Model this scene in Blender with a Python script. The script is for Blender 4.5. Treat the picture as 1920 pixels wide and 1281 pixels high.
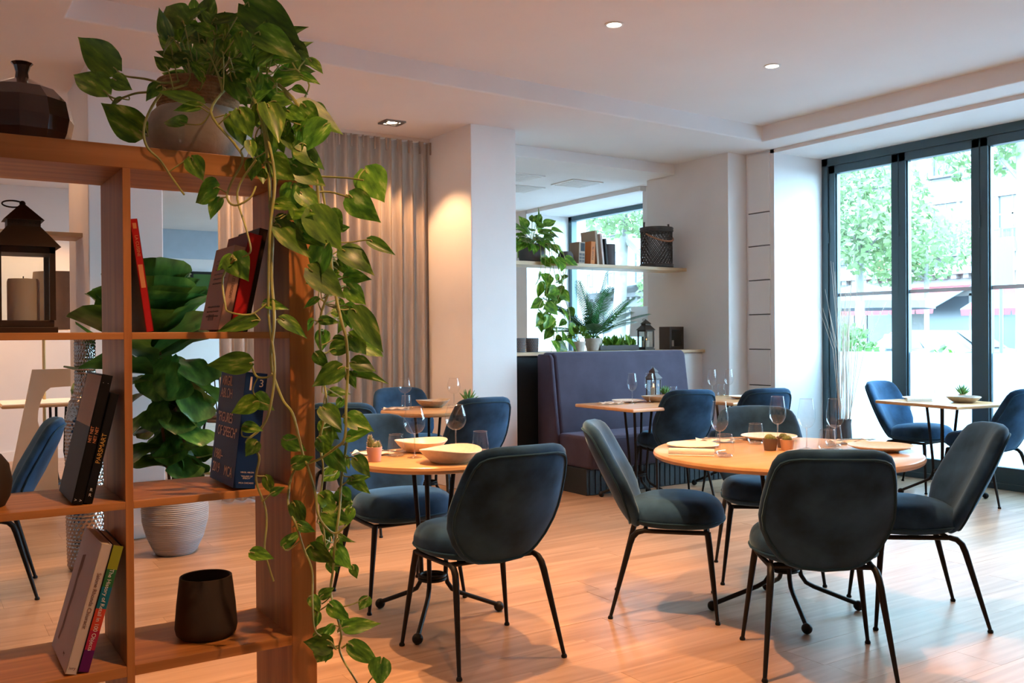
import bpy, bmesh, math, random
from mathutils import Vector, Matrix, Euler
random.seed(11)
PI = math.pi
R = math.radians
for o in list(bpy.data.objects): bpy.data.objects.remove(o)
S = bpy.context.scene
COL = S.collection

# ------------------------------------------------------------------ camera
cam_d = bpy.data.cameras.new('camera'); cam = bpy.data.objects.new('camera', cam_d); COL.objects.link(cam)
cam_d.sensor_width = 36.0; cam_d.lens = 1734.0 / 1920 * 36; cam_d.clip_start = .05; cam_d.clip_end = 400
yaw, pit, roll = R(32.9), -0.00627, 0.0073
fw = Vector((math.sin(yaw)*math.cos(pit), math.cos(yaw)*math.cos(pit), math.sin(pit)))
r0 = Vector((math.cos(yaw), -math.sin(yaw), 0)); u0 = r0.cross(fw)
rr = r0*math.cos(roll) - u0*math.sin(roll); uu = u0*math.cos(roll) + r0*math.sin(roll)
cam.matrix_world = Matrix(((rr.x, uu.x, -fw.x, 0), (rr.y, uu.y, -fw.y, 0), (rr.z, uu.z, -fw.z, 1.28), (0, 0, 0, 1)))
S.camera = cam

# ------------------------------------------------------------------ world, sun, exposure
W = bpy.data.worlds.new('overcast_sky'); S.world = W; W.use_nodes = True
bg = W.node_tree.nodes['Background']; bg.inputs[0].default_value = (.50, .78, 1.0, 1); bg.inputs[1].default_value = 28.0
sun_d = bpy.data.lights.new('sun', 'SUN'); sun_d.energy = 2.5; sun_d.angle = R(8); sun_d.color = (1, .96, .9)
sun = bpy.data.objects.new('sun', sun_d); COL.objects.link(sun); sun.rotation_euler = (R(14), R(-48), 0)   # high, from behind the building
S.view_settings.view_transform = 'Standard'; S.view_settings.look = 'None'; S.view_settings.exposure = 0.14
S.view_settings.gamma = 1.0; S.view_settings.use_curve_mapping = False
try:
    S.cycles.use_denoising = True; S.cycles.max_bounces = 10; S.cycles.diffuse_bounces = 6; S.cycles.transparent_max_bounces = 24
    S.cycles.sample_clamp_indirect = 6.0; S.cycles.caustics_reflective = False; S.cycles.caustics_refractive = False
except Exception: pass
def portal(name, loc, rot, sx, sy):
    d = bpy.data.lights.new(name, 'AREA'); d.shape = 'RECTANGLE'; d.size = sx; d.size_y = sy; d.energy = 1; d.cycles.is_portal = True
    o = bpy.data.objects.new(name, d); COL.objects.link(o); o.location = loc; o.rotation_euler = rot
portal('window_portal', (7.5, 3.6, 1.5), (0, R(90), 0), 3.0, 4.7)
portal('window_portal', (7.5, 8.8, 1.5), (0, R(90), 0), 2.8, 2.4)
portal('window_portal', (7.5, 12.5, 1.5), (0, R(90), 0), 2.8, 3.1)

# ------------------------------------------------------------------ materials
def nodes_of(name):
    m = bpy.data.materials.new(name); m.use_nodes = True
    nt = m.node_tree; b = nt.nodes['Principled BSDF']; return m, nt, b
def rgb(h):
    v = [int(h[i:i+2], 16)/255 for i in (0, 2, 4)]
    return tuple(c/12.92 if c <= .04045 else ((c+.055)/1.055)**2.4 for c in v) + (1,)
def mat(name, col, rough=.6, metal=0., var=0., vscale=8., bump=0., bscale=60., spec=.5, sheen=0., sheen_tint=None, coat=0., stretch=(1, 1, 1), rnd=0., transl=0., emit=None):
    """one Principled material; noise-driven colour variation, fine relief and a per-object shade"""
    m, nt, b = nodes_of(name); N, Lk = nt.nodes, nt.links
    col = rgb(col) if isinstance(col, str) else tuple(col) + ((1,) if len(col) == 3 else ())
    b.inputs['Base Color'].default_value = col; b.inputs['Roughness'].default_value = rough; b.inputs['Metallic'].default_value = metal
    b.inputs['Specular IOR Level'].default_value = spec
    if sheen: b.inputs['Sheen Weight'].default_value = sheen; b.inputs['Sheen Roughness'].default_value = .35
    if sheen and sheen_tint: b.inputs['Sheen Tint'].default_value = tuple(sheen_tint) + (1,)
    if coat: b.inputs['Coat Weight'].default_value = coat; b.inputs['Coat Roughness'].default_value = .15
    if emit: b.inputs['Emission Color'].default_value = tuple(emit[:3]) + (1,); b.inputs['Emission Strength'].default_value = emit[3]
    out_col = None
    if var or bump:
        tc = N.new('ShaderNodeTexCoord'); mp = N.new('ShaderNodeMapping'); mp.inputs['Scale'].default_value = stretch
        Lk.new(tc.outputs['Object'], mp.inputs[0])
    if var:
        nz = N.new('ShaderNodeTexNoise'); nz.inputs['Scale'].default_value = vscale; nz.inputs['Detail'].default_value = 5
        Lk.new(mp.outputs[0], nz.inputs['Vector'])
        mx = N.new('ShaderNodeMix'); mx.data_type = 'RGBA'
        mx.inputs['A'].default_value = tuple(c*(1-var) for c in col[:3]) + (1,); mx.inputs['B'].default_value = tuple(min(1, c*(1+var)) for c in col[:3]) + (1,)
        rp = N.new('ShaderNodeMapRange'); rp.inputs[1].default_value = .3; rp.inputs[2].default_value = .7
        Lk.new(nz.outputs[0], rp.inputs[0]); Lk.new(rp.outputs[0], mx.inputs['Factor']); out_col = mx.outputs['Result']
    if rnd:
        oi = N.new('ShaderNodeObjectInfo'); hs = N.new('ShaderNodeHueSaturation')
        mr = N.new('ShaderNodeMapRange'); mr.inputs[3].default_value = 1-rnd; mr.inputs[4].default_value = 1+rnd
        Lk.new(oi.outputs['Random'], mr.inputs[0]); Lk.new(mr.outputs[0], hs.inputs['Value'])
        if out_col: Lk.new(out_col, hs.inputs['Color'])
        else: hs.inputs['Color'].default_value = col
        out_col = hs.outputs[0]
    if out_col: Lk.new(out_col, b.inputs['Base Color'])
    if bump:
        n2 = N.new('ShaderNodeTexNoise'); n2.inputs['Scale'].default_value = bscale; n2.inputs['Detail'].default_value = 3
        Lk.new(mp.outputs[0], n2.inputs['Vector'])
        bp = N.new('ShaderNodeBump'); bp.inputs['Strength'].default_value = bump; bp.inputs['Distance'].default_value = .01
        Lk.new(n2.outputs[0], bp.inputs['Height']); Lk.new(bp.outputs[0], b.inputs['Normal'])
    if transl:
        tr = N.new('ShaderNodeBsdfTranslucent'); ms = N.new('ShaderNodeMixShader'); ms.inputs[0].default_value = transl
        if out_col: Lk.new(out_col, tr.inputs[0])
        else: tr.inputs[0].default_value = col
        Lk.new(b.outputs[0], ms.inputs[1]); Lk.new(tr.outputs[0], ms.inputs[2]); Lk.new(ms.outputs[0], N['Material Output'].inputs[0])
    return m
def wood(name, dark, light, axis, rough=.45, scale=14., rnd=.08, coat=0., knots=.5, coat_rough=.12):
    """grain stretched along one axis"""
    m, nt, b = nodes_of(name); N, Lk = nt.nodes, nt.links
    tc = N.new('ShaderNodeTexCoord'); oi = N.new('ShaderNodeObjectInfo'); ad = N.new('ShaderNodeVectorMath'); ad.operation = 'ADD'
    cb = N.new('ShaderNodeCombineXYZ'); ml = N.new('ShaderNodeMath'); ml.operation = 'MULTIPLY'; ml.inputs[1].default_value = 37.
    Lk.new(oi.outputs['Random'], ml.inputs[0])
    for k in range(3): Lk.new(ml.outputs[0], cb.inputs[k])
    mp = N.new('ShaderNodeMapping'); sc = [scale]*3; sc[axis] = scale*.06; mp.inputs['Scale'].default_value = sc
    Lk.new(tc.outputs['Object'], mp.inputs[0]); Lk.new(mp.outputs[0], ad.inputs[0]); Lk.new(cb.outputs[0], ad.inputs[1])
    nz = N.new('ShaderNodeTexNoise'); nz.inputs['Scale'].default_value = 1.6; nz.inputs['Detail'].default_value = 7; nz.inputs['Distortion'].default_value = knots
    Lk.new(ad.outputs[0], nz.inputs['Vector'])
    cr = N.new('ShaderNodeValToRGB'); cr.color_ramp.elements[0].position = .32; cr.color_ramp.elements[1].position = .7
    cr.color_ramp.elements[0].color = dark if len(dark) == 4 else tuple(dark)+(1,); cr.color_ramp.elements[1].color = light if len(light) == 4 else tuple(light)+(1,)
    Lk.new(nz.outputs[0], cr.inputs[0])
    hs = N.new('ShaderNodeHueSaturation'); mr = N.new('ShaderNodeMapRange'); mr.inputs[3].default_value = 1-rnd; mr.inputs[4].default_value = 1+rnd
    Lk.new(oi.outputs['Random'], mr.inputs[0]); Lk.new(mr.outputs[0], hs.inputs['Value']); Lk.new(cr.outputs[0], hs.inputs['Color'])
    Lk.new(hs.outputs[0], b.inputs['Base Color']); b.inputs['Roughness'].default_value = rough
    if coat: b.inputs['Coat Weight'].default_value = coat; b.inputs['Coat Roughness'].default_value = coat_rough
    bp = N.new('ShaderNodeBump'); bp.inputs['Strength'].default_value = .03; bp.inputs['Distance'].default_value = .01
    Lk.new(nz.outputs[0], bp.inputs['Height']); Lk.new(bp.outputs[0], b.inputs['Normal'])
    return m
def glass(name, tint=(1, 1, 1), refl=.06, edge=.55, rough=0., power=2.2):
    """thin clear glass: see-through with a mirror share that grows at grazing angles"""
    m = bpy.data.materials.new(name); m.use_nodes = True; nt = m.node_tree; N, Lk = nt.nodes, nt.links
    N.remove(N['Principled BSDF']); t = N.new('ShaderNodeBsdfTransparent'); t.inputs[0].default_value = tuple(tint)+(1,)
    g = N.new('ShaderNodeBsdfGlossy'); g.inputs['Roughness'].default_value = rough
    lw = N.new('ShaderNodeLayerWeight'); lw.inputs[0].default_value = .3
    pw = N.new('ShaderNodeMath'); pw.operation = 'POWER'; pw.inputs[1].default_value = power; Lk.new(lw.outputs['Facing'], pw.inputs[0])
    mr = N.new('ShaderNodeMapRange'); mr.inputs[3].default_value = refl; mr.inputs[4].default_value = edge; Lk.new(pw.outputs[0], mr.inputs[0])
    ms = N.new('ShaderNodeMixShader'); Lk.new(mr.outputs[0], ms.inputs[0]); Lk.new(t.outputs[0], ms.inputs[1]); Lk.new(g.outputs[0], ms.inputs[2])
    Lk.new(ms.outputs[0], N['Material Output'].inputs[0]); return m
def leafmat(name, base, light, patch, amount=.5, rough=.35, transl=.3, scale=9.):
    """glossy leaf: midrib-side streaks and pale variegated patches that differ from leaf to leaf"""
    m, nt, b = nodes_of(name); N, Lk = nt.nodes, nt.links
    tc = N.new('ShaderNodeTexCoord'); oi = N.new('ShaderNodeObjectInfo'); sc = N.new('ShaderNodeMath'); sc.operation = 'MULTIPLY'; sc.inputs[1].default_value = 53.
    Lk.new(oi.outputs['Random'], sc.inputs[0]); mp = N.new('ShaderNodeMapping'); mp.inputs['Scale'].default_value = (1.3, .45, 1)
    Lk.new(tc.outputs['Object'], mp.inputs[0]); cb = N.new('ShaderNodeCombineXYZ'); Lk.new(sc.outputs[0], cb.inputs[0]); Lk.new(sc.outputs[0], cb.inputs[1]); Lk.new(cb.outputs[0], mp.inputs['Location'])
    nz = N.new('ShaderNodeTexNoise'); nz.inputs['Scale'].default_value = scale*.5; nz.inputs['Detail'].default_value = 4; Lk.new(mp.outputs[0], nz.inputs['Vector'])
    cr = N.new('ShaderNodeValToRGB'); e = cr.color_ramp.elements; e[0].position = .35; e[0].color = base; e[1].position = .58; e[1].color = light
    p = e.new(.58+(1-amount)*.3); p.color = patch; Lk.new(nz.outputs[0], cr.inputs[0])
    hs = N.new('ShaderNodeHueSaturation'); mr = N.new('ShaderNodeMapRange'); mr.inputs[3].default_value = .6; mr.inputs[4].default_value = 1.35
    Lk.new(oi.outputs['Random'], mr.inputs[0]); Lk.new(mr.outputs[0], hs.inputs['Value']); Lk.new(cr.outputs[0], hs.inputs['Color'])
    Lk.new(hs.outputs[0], b.inputs['Base Color']); b.inputs['Roughness'].default_value = rough
    tr = N.new('ShaderNodeBsdfTranslucent'); Lk.new(hs.outputs[0], tr.inputs[0]); ms = N.new('ShaderNodeMixShader'); ms.inputs[0].default_value = transl
    Lk.new(b.outputs[0], ms.inputs[1]); Lk.new(tr.outputs[0], ms.inputs[2]); Lk.new(ms.outputs[0], N['Material Output'].inputs[0])
    return m
MT = {}
def setup_materials():
    MT['paint'] = mat('white_wall_paint', (.80, .785, .785), .85, var=.02, vscale=3, bump=.03, bscale=90)
    MT['ceil'] = mat('white_ceiling_paint', (.79, .765, .765), .9, var=.015, vscale=2)
    MT['bluewall'] = mat('blue_grey_paint', (.42, .52, .62), .85, var=.03)
    MT['panel'] = mat('white_panel_lacquer', (.80, .785, .775), .55, var=.01)
    MT['oak_x'] = wood('oak_grain_across', (.38, .14, .030, 1), (.62, .265, .075, 1), 0, .42, 20)
    MT['oak_z'] = wood('oak_grain_upright', (.37, .13, .027, 1), (.60, .25, .068, 1), 2, .42, 20)
    MT['paleoak'] = wood('pale_oak', (.50, .34, .2, 1), (.68, .49, .31, 1), 0, .5, 16)
    MT['table'] = wood('lacquered_beech', (.58, .31, .125, 1), (.70, .40, .18, 1), 0, .28, 6, rnd=.03, coat=.3)
    MT['plank'] = wood('vinyl_oak_plank', (.31, .175, .095, 1), (.49, .305, .185, 1), 0, .42, 9, rnd=.06, knots=1.2, coat=.5, coat_rough=.27)
    MT['screed'] = mat('dark_floor_joint', (.16, .1, .06), .8)
    MT['black'] = mat('black_powder_coated_steel', (.008, .007, .0065), .5, metal=0., spec=.22)
    MT['frame'] = mat('slate_blue_window_aluminium', (.045, .085, .105), .38, metal=.1)
    MT['pane'] = glass('window_glass', (.97, 1, 1), .03, .5)
    MT['frost'] = mat('frosted_film', (.88, .95, 1.0), .6, transl=.78)
    MT['decal'] = mat('grey_safety_stripe', (.45, .42, .42), .7, transl=.3)
    MT['velvet'] = mat('petrol_blue_velvet', (.021, .058, .116), .85, var=.6, vscale=5, spec=.08, sheen=.42, sheen_tint=(.4, .62, .8), bump=.05, bscale=25)
    MT['pipe'] = mat('petrol_velvet_piping', (.016, .045, .078), .85, spec=.08, sheen=.5, sheen_tint=(.34, .62, .78))
    MT['banq'] = mat('plum_grey_velvet', (.062, .052, .078), .8, var=.15, vscale=5, spec=.15, sheen=.45, sheen_tint=(.6, .55, .75))
    MT['plinth'] = mat('dark_teal_plinth', (.012, .02, .026), .5)
    MT['linen'] = mat('sheer_taupe_linen', (.52, .44, .38), .9, var=.1, vscale=40, transl=.4, stretch=(1, 1, .15))
    MT['wine'] = glass('clear_stemware', (1, 1, 1), .05, .85, power=2.8); MT['stem'] = glass('solid_glass_stem', (1, 1, 1), .22, .8)
    MT['ceramic'] = mat('speckled_cream_stoneware', (.72, .64, .54), .45, var=.08, vscale=60)
    MT['ceramic_in'] = mat('cream_stoneware_glaze', (.78, .71, .60), .3, var=.05, vscale=30)
    MT['stone_bowl'] = mat('grey_brown_stoneware', (.40, .34, .28), .5, var=.15, vscale=40)
    MT['napkin'] = mat('white_cotton_napkin', (.80, .78, .74), .9, bump=.2, bscale=120)
    MT['steel'] = mat('polished_cutlery_steel', (.7, .7, .7), .18, metal=1.)
    MT['terra'] = mat('dusty_pink_clay', (.62, .38, .33), .8, var=.06)
    MT['claybrown'] = mat('brown_clay', (.13, .085, .06), .8, var=.15)
    MT['claytan'] = mat('tan_clay', (.55, .32, .2), .8, var=.1)
    MT['soil'] = mat('potting_soil', (.03, .02, .013), .95, bump=.6, bscale=80)
    MT['cactus'] = mat('spiny_cactus_skin', (.16, .19, .06), .7, var=.3, vscale=30)
    MT['spine'] = mat('pale_cactus_spines', (.62, .5, .3), .7)
    MT['succ'] = mat('succulent_leaf', (.10, .26, .06), .5, var=.25)
    MT['bronze'] = mat('dark_faceted_glaze', (.055, .026, .022), .14, var=.3, vscale=4, coat=.4)
    MT['rust'] = mat('brown_lantern_metal', (.045, .026, .016), .5, metal=.35, var=.2)
    MT['candle'] = mat('ivory_wax', (.75, .62, .52), .5, transl=.2)
    MT['flame'] = mat('candle_glow', (1, .6, .2), .5, emit=(1, .42, .1, 8))
    MT['cup'] = mat('dark_brown_matte_clay', (.038, .025, .017), .75, var=.15, vscale=14)
    MT['cement'] = mat('pale_cement', (.55, .47, .41), .85, var=.15, vscale=22, bump=.15)
    MT['jute'] = mat('coiled_jute', (.38, .21, .10), .95, var=.25, vscale=60, bump=.5, bscale=140)
    MT['ribpot'] = mat('ribbed_grey_pot', (.36, .37, .39), .8, var=.1, vscale=6, stretch=(1, 1, 9))
    MT['hammer'] = mat('hammered_nickel', (.42, .38, .35), .2, metal=1., var=.15)
    MT['vine'] = mat('green_vine', (.36, .36, .10), .5, var=.3, vscale=20)
    MT['twig'] = mat('bleached_twig', (.66, .56, .47), .8, var=.2)
    MT['bark'] = mat('brown_stem', (.10, .06, .035), .85, var=.2)
    MT['leaf'] = leafmat('pothos_leaf', (.045, .13, .010, 1), (.16, .33, .024, 1), (.55, .60, .14, 1), .55)
    MT['fig'] = leafmat('fiddle_fig_leaf', (.02, .075, .014, 1), (.065, .18, .03, 1), (.17, .33, .06, 1), .3, .3, .3)
    MT['frond'] = mat('sago_palm_frond', (.03, .15, .035), .45, rnd=.3, transl=.15)
    MT['shade'] = mat('grey_felt_lampshade', (.22, .17, .14), .9, var=.1, transl=.25)
    MT['brass'] = mat('warm_brass', (.72, .50, .22), .3, metal=.9)
    MT['beige'] = mat('beige_board', (.52, .46, .38), .7, var=.03)
    MT['whitetop'] = mat('white_table_laminate', (.82, .82, .84), .4)
    MT['dkwood'] = mat('dark_stained_wood', (.05, .03, .02), .5, var=.2)
    MT['paper'] = mat('book_pages', (.70, .63, .52), .9, bump=.3, bscale=200, stretch=(8, .2, .2))
    for k, c in dict(red=(.45, .012, .014), black=(.008, .008, .010), white=(.62, .54, .50), blue=(.010, .042, .16), pink=(.52, .30, .23), maroon=(.17, .006, .008), brown=(.035, .014, .01), grey=(.12, .11, .11),
                     orange=(.62, .2, .05), tan=(.42, .32, .24), dark=(.03, .03, .035), lime=(.30, .34, .03), green=(.03, .16, .06), teal=(.01, .16, .24), coral=(.58, .06, .03), magenta=(.40, .02, .06), purple=(.12, .01, .12)).items():
        MT['bk_'+k] = mat(k+'_book_cover', c, .5, var=.03, spec=.2)
    MT['ink_pink'] = mat('pale_pink_print', (.90, .74, .68), .7); MT['ink_gold'] = mat('gold_print', (.60, .34, .06), .6); MT['ink_white'] = mat('white_print', (.8, .78, .74), .7)
    MT['ink_grey'] = mat('grey_print', (.25, .2, .18), .7); MT['ink_orange'] = mat('orange_print', (.65, .25, .1), .7); MT['ink_brown'] = mat('brown_print', (.22, .12, .09), .7)
    MT['glow'] = mat('lit_downlight_lens', (1, .9, .8), .5, emit=(1, .80, .58, 30))
    MT['trimw'] = mat('white_downlight_ring', (.8, .78, .76), .5)
    MT['chrome'] = mat('brushed_steel_bezel', (.25, .23, .22), .3, metal=.9)
    MT['wick'] = mat('woven_dark_cane', (.055, .045, .038), .6, var=.3, vscale=30)
    MT['leather'] = mat('tan_leather', (.30, .13, .06), .6)
    MT['slateclay'] = mat('slate_clay', (.10, .09, .095), .8, var=.1)
    MT['lampwhite'] = mat('white_fabric_shade', (.75, .76, .74), .9, transl=.4)
    # street
    MT['asphalt'] = mat('street_paving', (.13, .13, .14), .9, var=.1)
    MT['facade'] = mat('pale_limestone', (.22, .21, .20), .9, var=.06, vscale=.6)
    MT['facade2'] = mat('cream_render', (.20, .19, .185), .9, var=.05, vscale=.6)
    MT['zinc'] = mat('grey_zinc_roof', (.10, .115, .13), .6)
    MT['darkpane'] = mat('street_window_pane', (.07, .085, .10), .2)
    MT['awning'] = mat('red_awning_cloth', (.23, .035, .04), .8)
    MT['awngrey'] = mat('grey_parasol_cloth', (.10, .11, .125), .8)
    MT['streetleaf'] = mat('plane_tree_foliage', (.12, .19, .07), .6, rnd=.15, transl=.45)
    MT['hedge'] = mat('bright_hedge_foliage', (.055, .15, .018), .6, transl=.4)
    MT['trunk'] = mat('plane_tree_bark', (.17, .165, .15), .9, var=.25, vscale=4)
    MT['carpaint'] = mat('silver_blue_car_paint', (.10, .12, .14), .25, metal=.4, coat=.5)
    MT['tyre'] = mat('black_rubber', (.02, .02, .02), .8)
    MT['pole'] = mat('grey_lamp_post', (.075, .095, .11), .5, metal=.3)
setup_materials()

# ------------------------------------------------------------------ mesh helpers
class MB:
    def __init__(s): s.v, s.f = [], []
    def add(s, vs, fs):
        n = len(s.v); s.v += [tuple(v) for v in vs]; s.f += [tuple(i+n for i in f) for f in fs]; return s
    def box(s, x0, x1, y0, y1, z0, z1, m=None):
        vs = [Vector(p) for p in ((x0,y0,z0),(x1,y0,z0),(x1,y1,z0),(x0,y1,z0),(x0,y0,z1),(x1,y0,z1),(x1,y1,z1),(x0,y1,z1))]
        if m: vs = [m @ v for v in vs]
        return s.add(vs, [(0,3,2,1),(4,5,6,7),(0,1,5,4),(1,2,6,5),(2,3,7,6),(3,0,4,7)])
    def tube(s, pts, rad, n=8, cap=True, closed=False):
        pts = [Vector(p) for p in pts]; k = len(pts); rad = rad if isinstance(rad, (list, tuple)) else [rad]*k
        rings = []; prev = None
        for i, p in enumerate(pts):
            if closed: t = pts[(i+1) % k] - pts[i-1]
            else: t = pts[min(i+1, k-1)] - pts[max(i-1, 0)]
            t = t.normalized() if t.length > 1e-9 else Vector((0, 0, 1))
            if prev is None: a = t.cross(Vector((0, 0, 1)) if abs(t.z) < .9 else Vector((1, 0, 0))).normalized()
            else:
                a = prev - t*prev.dot(t); a = a.normalized() if a.length > 1e-6 else t.orthogonal().normalized()
            prev = a; b = t.cross(a)
            rings.append([p + (a*math.cos(2*PI*j/n) + b*math.sin(2*PI*j/n))*rad[i] for j in range(n)])
        vs = [v for r in rings for v in r]; fs = []
        for i in range(k if closed else k-1):
            i2 = (i+1) % k
            for j in range(n): fs.append((i*n+j, i*n+(j+1) % n, i2*n+(j+1) % n, i2*n+j))
        if cap and not closed: fs.append(tuple(range(n-1, -1, -1))); fs.append(tuple(range((k-1)*n, k*n)))
        return s.add(vs, fs)
    def lathe(s, prof, n=24, c=(0, 0, 0), sx=1., sy=1., m=None, cap=True):
        vs = []; fs = []; k = len(prof)
        for r, z in prof:
            for j in range(n):
                a = 2*PI*j/n; v = Vector((c[0]+r*math.cos(a)*sx, c[1]+r*math.sin(a)*sy, c[2]+z)); vs.append(m @ v if m else v)
        for i in range(k-1):
            for j in range(n): fs.append((i*n+j, i*n+(j+1) % n, (i+1)*n+(j+1) % n, (i+1)*n+j))
        if cap and prof[0][0] > 1e-5: fs.append(tuple(range(n-1, -1, -1)))
        if cap and prof[-1][0] > 1e-5: fs.append(tuple(range((k-1)*n, k*n)))
        return s.add(vs, fs)
    def ball(s, c, r, n=12, sz=1.):
        return s.lathe([(r*math.sin(PI*i/(n//2+2)), -r*sz*math.cos(PI*i/(n//2+2))) for i in range(n//2+3)], n, c)
    def grid(s, fn, nu, nv, closed_u=False):
        vs = [fn(i/nu, j/nv) for j in range(nv+1) for i in range(nu+1)]
        fs = [(j*(nu+1)+i, j*(nu+1)+i+1, (j+1)*(nu+1)+i+1, (j+1)*(nu+1)+i) for j in range(nv) for i in range(nu)]
        return s.add(vs, fs)
    def prism(s, poly, z0, z1):
        n = len(poly); vs = [(x, y, z0) for x, y in poly] + [(x, y, z1) for x, y in poly]
        return s.add(vs, [tuple(range(n-1, -1, -1)), tuple(range(n, 2*n))] + [(i, (i+1) % n, n+(i+1) % n, n+i) for i in range(n)])
    def mesh(s, name, material, smooth=True):
        me = bpy.data.meshes.new(name); me.from_pydata(s.v, [], s.f)
        bm = bmesh.new(); bm.from_mesh(me); bmesh.ops.remove_doubles(bm, verts=bm.verts, dist=1e-5); bmesh.ops.recalc_face_normals(bm, faces=bm.faces); bm.to_mesh(me); bm.free()
        me.materials.append(MT[material] if isinstance(material, str) else material)
        if smooth:
            for p in me.polygons: p.use_smooth = True
            try: me.set_sharp_from_angle(angle=R(38))
            except Exception: pass
        me.update(); return me
    def build(s, name, material, parent=None, smooth=True, bevel=0., seg=2, loc=None):
        o = bpy.data.objects.new(name, s.mesh(name, material, smooth)); COL.objects.link(o)
        if parent: o.parent = parent
        if loc: o.location = loc
        if bevel:
            b = o.modifiers.new('bevel', 'BEVEL'); b.width = bevel; b.segments = seg; b.limit_method = 'ANGLE'; b.angle_limit = R(40)
        return o
def tag(o, label, cat, group=None, kind=None):
    if label: o['label'] = label
    if cat: o['category'] = cat
    if group: o['group'] = group
    if kind: o['kind'] = kind
    return o
def thing(name, label, cat, loc=(0, 0, 0), rz=0., group=None):
    o = bpy.data.objects.new(name, None); COL.objects.link(o); o.empty_display_size = .05
    o.location = loc; o.rotation_euler = (0, 0, rz); return tag(o, label, cat, group)
def struct(o, label, cat='wall'):
    o['kind'] = 'structure'; o['label'] = label; o['category'] = cat; return o
def copy_tree(o, parent=None):
    c = o.copy(); COL.objects.link(c); c.parent = parent
    for ch in o.children: copy_tree(ch, c)
    return c
def clone(proto, used, loc, rz, label, group=None, tilt=None):
    """the first call takes the original itself, later calls copy it with all of its parts"""
    o = proto if not used else copy_tree(proto); used.append(1)
    o.location = loc; o.rotation_euler = (0, 0, rz); o['label'] = label
    if group: o['group'] = group
    return o
def face(fx, fy): return math.atan2(-fx, fy)
def pillow(outline, to3d, t_front, t_back, rim=.5, nphi=16):
    """closed cushion: rings shrink from the outline to a pole on either side"""
    n = len(outline); vs = []; fs = []
    for k in range(nphi+1):
        ph = PI*k/nphi; rho = max(.0, math.sin(ph))**rim; off = math.cos(ph); off = (abs(off)**.9)*(t_front if off > 0 else -t_back)
        if k in (0, nphi): rho = 0.0
        for (a, b) in outline: vs.append(to3d(a*rho, b*rho, off, rho))
    for k in range(nphi):
        for j in range(n): fs.append((k*n+j, k*n+(j+1) % n, (k+1)*n+(j+1) % n, (k+1)*n+j))
    m = MB(); m.add(vs, fs); return m
_font_dg = None
def lettering(text, size, material, parent, matrix, name='lettering', stretch=1., align='CENTER'):
    c = bpy.data.curves.new(name, 'FONT'); c.body = text; c.size = size; c.align_x = align; c.align_y = 'CENTER'; c.extrude = .0002; c.space_line = .9
    t = bpy.data.objects.new(name, c); COL.objects.link(t)
    dg = bpy.context.evaluated_depsgraph_get(); me = bpy.data.meshes.new_from_object(t.evaluated_get(dg))
    COL.objects.unlink(t); bpy.data.objects.remove(t)
    me.transform(matrix @ Matrix.Diagonal((stretch, 1, 1, 1))); me.materials.clear(); me.materials.append(MT[material])
    o = bpy.data.objects.new(name, me); COL.objects.link(o); o.parent = parent; return o
def basis(x, y, loc):
    """text frame: x = reading direction, y = up on the page"""
    x = Vector(x).normalized(); y = Vector(y).normalized(); z = x.cross(y)
    return Matrix(((x.x, y.x, z.x, loc[0]), (x.y, y.y, z.y, loc[1]), (x.z, y.z, z.z, loc[2]), (0, 0, 0, 1)))
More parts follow.
